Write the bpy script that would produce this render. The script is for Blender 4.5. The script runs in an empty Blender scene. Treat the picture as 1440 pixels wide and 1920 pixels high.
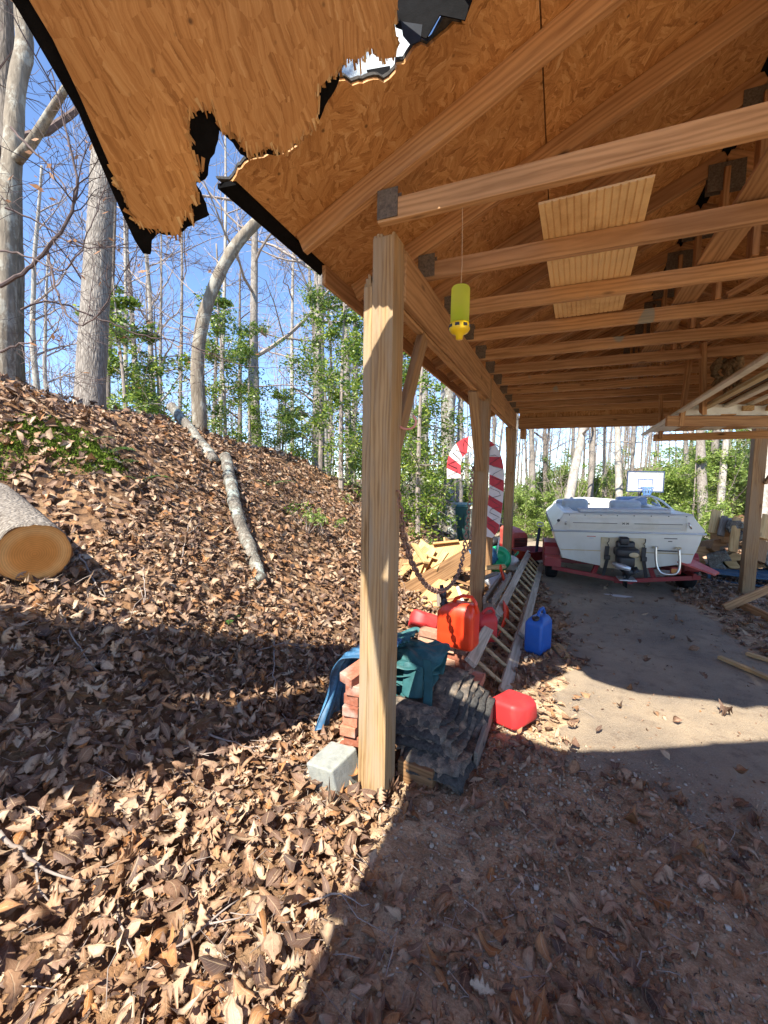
import bpy, math, random
import numpy as np
from mathutils import Matrix, Vector, Quaternion
R_ = math.radians
rng = random.Random(7)
np.random.seed(7)
S = bpy.context.scene
COL = S.collection
# ------------------------------------------------------------------ camera
FPX, YAW, PIT, ROLL, EYE = 788.0, R_(22.7), R_(4.7), R_(0.95), 1.62
fw = np.array([-math.sin(YAW)*math.cos(PIT), math.cos(YAW)*math.cos(PIT), -math.sin(PIT)])
r0 = np.array([math.cos(YAW), math.sin(YAW), 0.0]); u0 = np.cross(r0, fw)
rt = r0*math.cos(ROLL) + u0*math.sin(ROLL); up = u0*math.cos(ROLL) - r0*math.sin(ROLL)
CAM = np.array([0, 0, EYE])
cd = bpy.data.cameras.new('camera'); cam = bpy.data.objects.new('camera', cd); COL.objects.link(cam)
cd.sensor_fit = 'VERTICAL'; cd.sensor_height = 36.0; cd.lens = 36.0*FPX/1920.0
cd.clip_start = 0.02; cd.clip_end = 600
cam.matrix_world = Matrix([[rt[0], up[0], -fw[0], 0], [rt[1], up[1], -fw[1], 0], [rt[2], up[2], -fw[2], EYE], [0, 0, 0, 1]])
S.camera = cam
# ------------------------------------------------------------------ sky, sun, exposure
SUNDIR = Vector((-0.175, -0.80, 1.0)).normalized()
W_ = bpy.data.worlds.new('World'); S.world = W_; W_.use_nodes = True
nt = W_.node_tree; bg = nt.nodes['Background']
sky = nt.nodes.new('ShaderNodeTexSky'); sky.sky_type = 'NISHITA'; sky.sun_disc = False
sky.sun_elevation = math.asin(SUNDIR.z); sky.sun_rotation = R_(192); sky.altitude = 1200; sky.air_density = 0.75; sky.dust_density = 0.1; sky.ozone_density = 4.0
nt.links.new(sky.outputs[0], bg.inputs[0]); bg.inputs[1].default_value = 0.145
sl = bpy.data.lights.new('sun', 'SUN'); sl.energy = 4.7; sl.angle = R_(0.53); sl.color = (1.0, 0.93, 0.82)
so = bpy.data.objects.new('sun', sl); COL.objects.link(so); so.rotation_euler = SUNDIR.to_track_quat('Z', 'Y').to_euler(); so.location = (0, 0, 30)
S.view_settings.view_transform = 'Standard'; S.view_settings.look = 'None'; S.view_settings.gamma = 1; S.view_settings.exposure = 1.5
S.cycles.max_bounces = 8; S.cycles.diffuse_bounces = 5; S.cycles.transparent_max_bounces = 12
try: S.cycles.use_denoising = True
except Exception: pass
# ------------------------------------------------------------------ pixel -> point helpers (photo pixels, 1440 x 1920)
def ray(x, y): return fw + rt*((x-720)/FPX) - up*((y-960)/FPX)
def dep(x, y, t): return CAM + ray(x, y)*t
def pl(x, y, ax, v):
    d = ray(x, y); return CAM + d*((v-CAM[ax])/d[ax])
def onplane(x, y, P, n):
    d = ray(x, y); return CAM + d*(np.dot(np.asarray(P)-CAM, n)/np.dot(d, n))
def smst(a, b, x):
    t = np.clip((x-a)/(b-a), 0, 1); return t*t*(3-2*t)
CRY = [-6, 1, 2.5, 3.4, 5.0, 6.2, 7.8, 11, 14.5, 18, 40]; CRZ = [3.0, 2.8, 2.6, 2.42, 2.28, 2.12, 1.88, 1.2, 0.45, -0.3, -0.6]
def bumps(x, y, s=1.0):
    return (np.sin(x*1.7+y*.6)+np.sin(y*2.1-x*.8+1)+np.sin(x*3.9+2.2*y)*.5+np.sin(x*7.1-y*5.3)*.3)*.03*s
def terr(x, y):
    x = np.asarray(x, float); y = np.asarray(y, float)
    H = np.interp(y, CRY, CRZ)
    toe = -1.5 - 1.6*smst(7.5, 13, y)
    t = (toe-x)/(5.3+toe)
    base = -0.10*np.clip(y-9.5, 0, 11) + 0.035*np.clip(y-27, 0, 60)
    a = np.clip(t, 0, 1); shp = np.where(a < .9, 1.06*a**1.2, 0) ; shp = np.where(a >= .9, 1.06*.9**1.2+(1-1.06*.9**1.2)*smst(.9, 1.0, a), shp)
    zl = base*(t < 0) + np.where(t >= 0, base*(1-a)+(H)*shp, 0)
    far = smst(1.0, 2.7, t)
    low = -1.3+0.06*np.clip(-x-16, 0, 60)
    zl = zl*(1-far)+low*far
    zl = zl-.50*np.exp(-(((x+4.0)/.8)**2+((y-1.75)/.62)**2))
    zr = 0.36*np.clip(x-4.6, 0, 9)*smst(6.0, 9.5, y)
    b = bumps(x, y)*smst(0.0, .25, t) + bumps(x, y, 1.5)*smst(4.5, 6, x)
    return zl + zr + b
def gz(x, y): return float(terr(x, y))
def gnd(px, py, tmin=.6, tmax=70):
    d = ray(px, py); ts = np.concatenate([np.linspace(tmin, 12, 900), np.linspace(12, tmax, 900)])
    P = CAM + d[None]*ts[:, None]; k = np.nonzero(P[:, 2] <= terr(P[:, 0], P[:, 1]))[0]
    i = k[0] if len(k) else len(ts)-1
    return P[i]
# ------------------------------------------------------------------ mesh builder
class MB:
    def __init__(s): s.v = []; s.f = []; s.n = 0
    def add(s, v, f, M=None):
        v = np.asarray(v, float).reshape(-1, 3)
        if M is not None:
            M = np.array(M); v = v@M[:3, :3].T + M[:3, 3]
        s.v.append(v); n = s.n
        s.f.extend([tuple(i+n for i in q) for q in f]); s.n += len(v); return s
    def box(s, x0, x1, y0, y1, z0, z1, M=None):
        v = [(x0,y0,z0),(x1,y0,z0),(x1,y1,z0),(x0,y1,z0),(x0,y0,z1),(x1,y0,z1),(x1,y1,z1),(x0,y1,z1)]
        return s.add(v, [(0,3,2,1),(4,5,6,7),(0,1,5,4),(1,2,6,5),(2,3,7,6),(3,0,4,7)], M)
    def tube(s, P, r, n=8, cap=True, closed=False, M=None):
        P = np.asarray(P, float); k = len(P); r = np.broadcast_to(np.asarray(r, float), (k,))
        if closed: T = np.roll(P, -1, 0)-np.roll(P, 1, 0)
        else: T = np.gradient(P, axis=0)
        T /= np.linalg.norm(T, axis=1)[:, None]+1e-12
        a = np.array([0, 0, 1.0]) if abs(T[0, 2]) < .9 else np.array([1.0, 0, 0])
        u = np.cross(T[0], a); u /= np.linalg.norm(u); V = np.empty((k, n, 3)); an = np.arange(n)*2*math.pi/n
        for i in range(k):
            u = u - T[i]*np.dot(u, T[i]); u /= np.linalg.norm(u)+1e-12; w = np.cross(T[i], u)
            V[i] = P[i] + r[i]*(np.cos(an)[:, None]*u + np.sin(an)[:, None]*w)
        F = []
        for i in range(k if closed else k-1):
            j = (i+1) % k
            for q in range(n): F.append((i*n+q, i*n+(q+1) % n, j*n+(q+1) % n, j*n+q))
        if cap and not closed: F += [tuple(range(n))[::-1], tuple((k-1)*n+q for q in range(n))]
        return s.add(V.reshape(-1, 3), F, M)
    def lathe(s, prof, n=24, M=None):
        k = len(prof); V = [(r*math.cos(2*math.pi*q/n), r*math.sin(2*math.pi*q/n), z) for r, z in prof for q in range(n)]
        F = [(i*n+q, i*n+(q+1) % n, (i+1)*n+(q+1) % n, (i+1)*n+q) for i in range(k-1) for q in range(n)]
        F += [tuple(range(n))[::-1], tuple((k-1)*n+q for q in range(n))]
        return s.add(V, F, M)
    def prism(s, poly, h, M=None):                    # 2D outline, thickness h along local z
        n = len(poly); V = [(x, y, 0) for x, y in poly]+[(x, y, h) for x, y in poly]
        F = [tuple(range(n))[::-1], tuple(range(n, 2*n))]+[(i, (i+1) % n, (i+1) % n+n, i+n) for i in range(n)]
        return s.add(V, F, M)
    def sheet(s, pts, nrm, h):                        # 3D planar outline thickened along nrm
        P = np.asarray(pts, float); n = len(P); V = np.concatenate([P, P+np.asarray(nrm)*h])
        return s.add(V, [tuple(range(n))[::-1], tuple(range(n, 2*n))]+[(i, (i+1) % n, (i+1) % n+n, i+n) for i in range(n)])
    def grid(s, V, M=None):                           # V: (a,b,3)
        V = np.asarray(V, float); a, b = V.shape[:2]
        return s.add(V.reshape(-1, 3), [(i*b+j, i*b+j+1, (i+1)*b+j+1, (i+1)*b+j) for i in range(a-1) for j in range(b-1)], M)
    def loft(s, rings, cap=True):                     # rings: (k,n,3)
        V = np.asarray(rings, float); k, n = V.shape[:2]
        F = [(i*n+q, i*n+(q+1) % n, (i+1)*n+(q+1) % n, (i+1)*n+q) for i in range(k-1) for q in range(n)]
        if cap: F += [tuple(range(n))[::-1], tuple((k-1)*n+q for q in range(n))]
        return s.add(V.reshape(-1, 3), F)
    def rbox(s, sx, sy, sz, r, M=None, n=4):          # rounded box centred on x,y with base at z=0
        rings = []
        for i in range(n+1):
            a = math.pi/2*i/n; rings.append((r*(1-math.sin(a)), r*(1-math.cos(a))))
        rings = rings + [(b, sz-c) for b, c in rings[::-1]]
        out = []
        for ins, z in rings:
            hx, hy = sx/2-ins, sy/2-ins; rr = max(r-ins, .001)
            ring = []
            for cx, cy, a0 in ((1, 1, 0), (-1, 1, 90), (-1, -1, 180), (1, -1, 270)):
                for k in range(n+1):
                    a = R_(a0+90*k/n); ring.append((cx*(hx-rr)+rr*math.cos(a), cy*(hy-rr)+rr*math.sin(a), z))
            out.append(ring)
        m = MB().loft(out); return s.add(np.concatenate(m.v), m.f, M)
    def build(s, name, mat=None, parent=None, smooth=False, bevel=0, loc=None, mw=None, sub=0):
        me = bpy.data.meshes.new(name)
        V = np.concatenate(s.v) if s.v else np.zeros((0, 3))
        if loc is None and mw is None:
            loc = V.mean(0) if parent is not None else Vector((V[:,0].mean(), V[:,1].mean(), V[:,2].min()))
            V = V-np.asarray(loc)
        me.vertices.add(len(V)); me.vertices.foreach_set('co', V.astype(np.float32).ravel())
        ls = np.fromiter((len(q) for q in s.f), np.int32, len(s.f)); idx = np.fromiter((i for q in s.f for i in q), np.int32)
        me.loops.add(len(idx)); me.loops.foreach_set('vertex_index', idx)
        me.polygons.add(len(ls)); me.polygons.foreach_set('loop_start', np.concatenate([[0], np.cumsum(ls)[:-1]]).astype(np.int32)); me.polygons.foreach_set('loop_total', ls)
        me.polygons.foreach_set('use_smooth', np.full(len(ls), bool(smooth)))
        me.update(calc_edges=True); me.validate()
        o = bpy.data.objects.new(name, me); COL.objects.link(o)
        if mat is not None: me.materials.append(mat)
        M = mw if mw is not None else Matrix.Translation(Vector(loc))
        place(o, M, parent)
        if bevel:
            b = o.modifiers.new('bevel', 'BEVEL'); b.width = bevel; b.segments = 2; b.limit_method = 'ANGLE'
        if sub:
            b = o.modifiers.new('sub', 'SUBSURF'); b.levels = sub; b.render_levels = sub
        return o
def world(o): return (world(o.parent)@o.matrix_basis) if o.parent else o.matrix_basis.copy()
def place(o, M, parent=None):
    if parent is not None:
        o.parent = parent; o.matrix_parent_inverse = Matrix(); o.matrix_basis = world(parent).inverted()@M; CH.setdefault(parent.name, []).append(o)
    else: o.matrix_basis = M
def tag(o, label=None, cat=None, group=None, kind=None):
    for k, v in (('label', label), ('category', cat), ('group', group), ('kind', kind)):
        if v: o[k] = v
    return o
def empty(name, loc, label=None, cat=None, group=None, rz=0, parent=None):
    o = bpy.data.objects.new(name, None); COL.objects.link(o); o.empty_display_size = .1
    place(o, Matrix.Translation(Vector(loc))@Matrix.Rotation(rz, 4, 'Z'), parent); return tag(o, label, cat, group)
def copy_tree(o, M=None, parent=None):
    c = o.copy(); COL.objects.link(c); c.parent = parent
    if parent is not None: c.matrix_parent_inverse = Matrix(); CH.setdefault(parent.name, []).append(c)
    if M is not None: c.matrix_basis = M
    for ch in list(KIDS(o)): copy_tree(ch, None, c)
    return c
CH = {}
def KIDS(o): return CH.get(o.name, [])
def frame(p0, p1, upv=(0, 0, 1)):
    p0 = Vector(p0); p1 = Vector(p1); x = (p1-p0).normalized(); u = Vector(upv)
    y = u.cross(x)
    if y.length < 1e-4: y = Vector((0, 1, 0)).cross(x)
    y.normalize(); z = x.cross(y); m = Matrix.Identity(4)
    for i in range(3): m[i][0], m[i][1], m[i][2], m[i][3] = x[i], y[i], z[i], ((p0+p1)/2)[i]
    return m
def timber(name, p0, p1, w, h, mat, parent=None, upv=(0, 0, 1), bevel=.003, ragged=0):   # w across, h along upv
    L = (Vector(p1)-Vector(p0)).length; m = MB()
    if ragged:
        n = 7; ring = []
        m.box(-L/2, L/2-ragged, -w/2, w/2, -h/2, h/2)
        for i in range(n):
            a = -w/2+w*i/n; b = a+w/n*.96; l = rng.uniform(.2, 1)*ragged
            m.box(L/2-ragged, L/2-ragged+l, a, b, -h/2*.9, h/2*rng.uniform(.3, .95))
    else: m.box(-L/2, L/2, -w/2, w/2, -h/2, h/2)
    return m.build(name, mat, parent, bevel=bevel, mw=frame(p0, p1, upv))
def TR(x=0, y=0, z=0, rx=0, ry=0, rz=0): return Matrix.Translation((x, y, z))@Matrix.Rotation(rz, 4, 'Z')@Matrix.Rotation(ry, 4, 'Y')@Matrix.Rotation(rx, 4, 'X')
# ------------------------------------------------------------------ materials
class NT:
    def __init__(s, name):
        s.m = bpy.data.materials.new(name); s.m.use_nodes = True; s.t = s.m.node_tree; s.b = s.t.nodes['Principled BSDF']
    def n(s, typ, **k):
        o = s.t.nodes.new('ShaderNode'+typ)
        for a, v in k.items():
            if a.startswith('i_'): o.inputs[a[2:].replace('_', ' ')].default_value = v
            else: setattr(o, a, v)
        return o
    def l(s, a, b): s.t.links.new(a, b)
    def co(s, kind='Object', scale=(1, 1, 1), rnd=True, src=None):
        mp = s.n('Mapping'); mp.inputs['Scale'].default_value = scale
        if src is None:
            tc = s.n('TexCoord'); src = tc.outputs[kind]
        s.l(src, mp.inputs['Vector'])
        if rnd:
            oi = s.n('ObjectInfo'); mu = s.n('VectorMath', operation='SCALE'); mu.inputs[0].default_value = (37, 51, 23)
            s.l(oi.outputs['Random'], mu.inputs['Scale']); s.l(mu.outputs[0], mp.inputs['Location'])
        return mp.outputs[0]
    def noise(s, vec, scale=5, detail=4, rough=.55, dist=0):
        o = s.n('TexNoise'); o.inputs['Scale'].default_value = scale; o.inputs['Detail'].default_value = detail; o.inputs['Roughness'].default_value = rough; o.inputs['Distortion'].default_value = dist
        if vec is not None: s.l(vec, o.inputs['Vector'])
        return o.outputs['Fac']
    def ramp(s, fac, stops, interp='LINEAR'):
        o = s.n('ValToRGB'); o.color_ramp.interpolation = interp; e = o.color_ramp.elements
        while len(e) < len(stops): e.new(.5)
        for q, (p, c) in zip(e, stops):
            q.position = p; q.color = (*c, 1) if len(c) == 3 else c
        s.l(fac, o.inputs[0]); return o.outputs[0]
    def mix(s, fac, a, b, mode='MIX'):
        o = s.n('MixRGB', blend_type=mode)
        for i, v in ((0, fac), (1, a), (2, b)):
            if hasattr(v, 'links'): s.l(v, o.inputs[i])
            elif i == 0: o.inputs[0].default_value = v
            else: o.inputs[i].default_value = (*v, 1)
        return o.outputs[0]
    def math(s, op, a, b=0):
        o = s.n('Math', operation=op)
        for i, v in ((0, a), (1, b)):
            if hasattr(v, 'links'): s.l(v, o.inputs[i])
            else: o.inputs[i].default_value = v
        return o.outputs[0]
    def bump(s, h, strength=.3, dist=.01):
        o = s.n('Bump'); o.inputs['Strength'].default_value = strength; o.inputs['Distance'].default_value = dist
        s.l(h, o.inputs['Height']); s.l(o.outputs[0], s.b.inputs['Normal'])
    def fin(s, col, rough=.7, spec=.3, metal=0):
        if hasattr(col, 'links'): s.l(col, s.b.inputs['Base Color'])
        else: s.b.inputs['Base Color'].default_value = (*col, 1)
        s.b.inputs['Roughness'].default_value = rough; s.b.inputs['Specular IOR Level'].default_value = spec; s.b.inputs['Metallic'].default_value = metal
        return s.m
def plain(name, c, rough=.5, spec=.4, metal=0, var=.18, scale=9, bump=.0, dirt=None):
    t = NT(name); v = t.co(); n = t.noise(v, scale, 6, .65)
    col = t.ramp(n, [(.3, tuple(x*(1-var) for x in c)), (.7, tuple(min(1, x*(1+var)) for x in c))])
    if dirt:
        d = t.noise(t.co(scale=(1.3, 1, 1)), scale*.5, 8, .7); col = t.mix(t.ramp(d, [(.5, (0, 0, 0)), (.68, (1, 1, 1))]), col, dirt)
    if bump: t.bump(t.noise(v, scale*6, 4), bump, .004)
    return t.fin(col, rough, spec, metal)
def wood(name, light, dark, ring=13, knots=.5, weather=None, rough=.72, wear=0.0, scuff=None):
    t = NT(name); v = t.co(scale=(.55, 9, 9)); g = t.noise(v, 3.0, 5, .6, .6)
    w = t.n('TexWave', wave_type='RINGS', rings_direction='X'); w.inputs['Scale'].default_value = ring; w.inputs['Distortion'].default_value = 11; w.inputs['Detail'].default_value = 4; w.inputs['Detail Scale'].default_value = .9
    oi = t.n('ObjectInfo'); mp = t.n('Mapping'); mp.inputs['Scale'].default_value = (.12, 1, 1); tc = t.n('TexCoord')
    off = t.n('CombineXYZ'); t.l(t.math('MULTIPLY', oi.outputs['Random'], 7.7), off.inputs[0]); off.inputs[1].default_value = .06; t.l(t.math('MULTIPLY', oi.outputs['Random'], .09), off.inputs[2])
    t.l(off.outputs[0], mp.inputs['Location']); t.l(tc.outputs['Object'], mp.inputs['Vector']); t.l(mp.outputs[0], w.inputs['Vector'])
    f = t.math('ADD', t.math('MULTIPLY', g, .72), t.math('MULTIPLY', w.outputs['Fac'], .28))
    col = t.ramp(f, [(.22, dark), (.48, tuple((a*.65+b*.35) for a, b in zip(light, dark))), (.7, light)])
    big = t.noise(t.co(scale=(.8, 2, 2)), 1.6, 3); col = t.mix(.45, col, t.ramp(big, [(.3, (.55, .5, .45)), (.7, (1.25, 1.2, 1.15))]), 'MULTIPLY')
    tint = t.ramp(oi.outputs['Random'], [(0, (.8, .76, .74)), (1, (1.12, 1.08, 1.0))]); col = t.mix(.8, col, tint, 'MULTIPLY')
    if knots:
        vo = t.n('TexVoronoi'); vo.inputs['Scale'].default_value = 2.3; t.l(t.co(scale=(.9, 2.6, 2.6)), vo.inputs['Vector'])
        col = t.mix(t.ramp(vo.outputs['Distance'], [(.05, (knots*1.7,)*3), (.11, (0, 0, 0))]), col, tuple(x*.28 for x in dark))
    if weather: col = t.mix(t.ramp(t.noise(t.co(scale=(.5, 3, 3)), 4, 5), [(.42, (0, 0, 0)), (.62, (.85, .85, .85))]), col, weather)
    if scuff: col = t.mix(t.ramp(t.noise(t.co(scale=(1, 1, .6)), 3.1, 2), [(.66, (0, 0, 0)), (.69, (.6, .6, .6))]), col, scuff)
    t.bump(f, .35, .003)
    return t.fin(col, rough, .25)
def osb_mat(name, tint=(1, 1, 1), streak=None):
    t = NT(name); acc = None; base = t.co(rnd=True); hh = None; ln = 1.0 if streak is None else .42
    wn = t.n('TexNoise'); wn.inputs['Scale'].default_value = 38; wn.inputs['Detail'].default_value = 4; wn.inputs['Roughness'].default_value = .7; t.l(base, wn.inputs['Vector'])
    wp = t.n('VectorMath', operation='MULTIPLY_ADD'); t.l(wn.outputs['Color'], wp.inputs[0]); wp.inputs[1].default_value = (.028, .028, 0) if streak is None else (.014, .014, 0); t.l(base, wp.inputs[2])
    for k, (sc, lo) in enumerate(((9, 0), (13, 3.7), (17, 9.1), (11, 5.3))):
        mp = t.n('Mapping'); mp.inputs['Location'].default_value = (lo, lo*1.7, 0); t.l(wp.outputs[0], mp.inputs['Vector'])
        c1 = t.n('TexVoronoi'); c1.inputs['Scale'].default_value = sc; t.l(mp.outputs[0], c1.inputs['Vector'])
        sep = t.n('SeparateColor'); t.l(c1.outputs['Color'], sep.inputs[0])
        ang = t.math('MULTIPLY', sep.outputs[0], 3.14) if streak is None else t.math('ADD', t.math('MULTIPLY', t.math('SUBTRACT', sep.outputs[0], .5), .5), streak)
        vr = t.n('VectorRotate', rotation_type='Z_AXIS'); t.l(mp.outputs[0], vr.inputs['Vector']); t.l(ang, vr.inputs['Angle'])
        s1 = t.n('VectorMath', operation='MULTIPLY'); t.l(vr.outputs[0], s1.inputs[0]); s1.inputs[1].default_value = (11*ln, 62, 1)
        c2 = t.n('TexVoronoi'); c2.inputs['Scale'].default_value = 1; t.l(s1.outputs[0], c2.inputs['Vector'])
        s2 = t.n('SeparateColor'); t.l(c2.outputs['Color'], s2.inputs[0])
        s3 = t.n('VectorMath', operation='MULTIPLY'); t.l(vr.outputs[0], s3.inputs[0]); s3.inputs[1].default_value = (7*ln, 150 if streak is None else 95, 1)
        fn = t.noise(s3.outputs[0], 1, 4, .65)
        val = t.math('ADD', t.math('MULTIPLY', s2.outputs[1], .30 if streak is None else .17), t.math('MULTIPLY', fn, .74 if streak is None else .86))
        val = t.math('ADD', val, t.math('MULTIPLY', t.math('SUBTRACT', s2.outputs[0], .5), .10))
        acc = val if acc is None else acc
        if k:
            m = t.n('Mix'); pk = t.ramp(sep.outputs[2], [(.55, (0, 0, 0)), (.58, (1, 1, 1))]); t.l(pk, m.inputs[0]); t.l(acc, m.inputs[2]); t.l(val, m.inputs[3]); acc = m.outputs[0]
    col = t.ramp(acc, [(.14, (.14, .055, .014)), (.30, (.36, .165, .045)), (.48, (.54, .27, .082)), (.66, (.66, .37, .13)), (.84, (.76, .50, .23))])
    sp = t.n('TexVoronoi'); sp.inputs['Scale'].default_value = 11; t.l(base, sp.inputs['Vector'])
    col = t.mix(t.ramp(sp.outputs['Distance'], [(.04, (.7,)*3), (.10, (0, 0, 0))]), col, (.05, .02, .008))
    big = t.noise(base, 1.7, 4); col = t.mix(.6, col, t.ramp(big, [(.3, (.66, .58, .52)), (.7, (1.2, 1.12, 1.0))]), 'MULTIPLY')
    col = t.mix(1.0, col, tint, 'MULTIPLY'); t.bump(acc, .6, .005)
    return t.fin(col, .6, .3)
def bark_mat(name, a, b, lich=None, sc=1.0, furrow=1.0):
    t = NT(name); v = t.co(scale=(1*sc, 1*sc, .22*sc)); n = t.noise(v, 16, 6, .65, .4); vo = t.n('TexVoronoi', feature='DISTANCE_TO_EDGE'); vo.inputs['Scale'].default_value = 26
    t.l(t.co(scale=(1*sc, 1*sc, .16*sc)), vo.inputs['Vector'])
    f = t.math('ADD', t.math('MULTIPLY', n, .7), t.math('MULTIPLY', vo.outputs['Distance'], .8*furrow))
    col = t.ramp(f, [(.25, b), (.6, a)])
    pat = t.noise(t.co(scale=(1, 1, .6)), 3.2*sc, 5, .7); col = t.mix(.7, col, t.ramp(pat, [(.3, (.6, .58, .55)), (.65, (1.2, 1.2, 1.18))]), 'MULTIPLY')
    if lich: col = t.mix(t.ramp(t.noise(t.co(scale=(1, 1, .7)), 7*sc, 6, .7), [(.52, (0, 0, 0)), (.6, (1, 1, 1))]), col, lich)
    t.bump(f, .8, .02); return t.fin(col, .85, .2)
def island_mat(name, stops, rough=.6, spec=.3, transl=0.0, vary=True, veins=False):
    t = NT(name); g = t.n('NewGeometry'); col = t.ramp(g.outputs['Random Per Island'], stops)
    if veins:
        uv = t.n('UVMap', uv_map='leaf'); sx = t.n('SeparateXYZ'); t.l(uv.outputs[0], sx.inputs[0]); av = t.math('ABSOLUTE', sx.outputs[1])
        rib = t.ramp(av, [(.03, (1, 1, 1)), (.10, (0, 0, 0))]); ph = t.math('SUBTRACT', t.math('MULTIPLY', sx.outputs[0], 9.0), t.math('MULTIPLY', av, 2.6)); fr = t.math('FRACT', ph)
        side = t.ramp(fr, [(0, (0, 0, 0)), (.42, (0, 0, 0)), (.5, (1, 1, 1)), (.58, (0, 0, 0))]); edge = t.ramp(t.math('ADD', av, t.math('MULTIPLY', t.noise(t.co(rnd=False), 60, 3), .5)), [(.9, (0, 0, 0)), (1.35, (1, 1, 1))])
        spots = t.ramp(t.noise(t.co(rnd=False), 75, 4, .7), [(.56, (0, 0, 0)), (.66, (1, 1, 1))])
        col = t.mix(.22, col, t.mix(side, col, (.75, .6, .42))); col = t.mix(t.math('MULTIPLY', rib, .5), col, (.55, .42, .27)); col = t.mix(t.math('MULTIPLY', edge, .55), col, (.13, .07, .04)); col = t.mix(t.math('MULTIPLY', spots, .45), col, (.09, .05, .035))
        t.bump(t.math('ADD', t.math('MULTIPLY', side, .5), rib), .35, .002)
    if vary:
        n = t.noise(t.co(rnd=False), 22, 4, .6); col = t.mix(.55, col, t.ramp(n, [(.3, (.6, .55, .5)), (.7, (1.25, 1.2, 1.15))]), 'MULTIPLY')
    t.fin(col, rough, spec)
    if transl:
        tr = t.n('BsdfTranslucent'); t.l(col, tr.inputs[0]); mx = t.n('MixShader'); mx.inputs[0].default_value = transl
        t.l(t.b.outputs[0], mx.inputs[1]); t.l(tr.outputs[0], mx.inputs[2]); t.l(mx.outputs[0], t.t.nodes['Material Output'].inputs[0])
    return t.m
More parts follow.
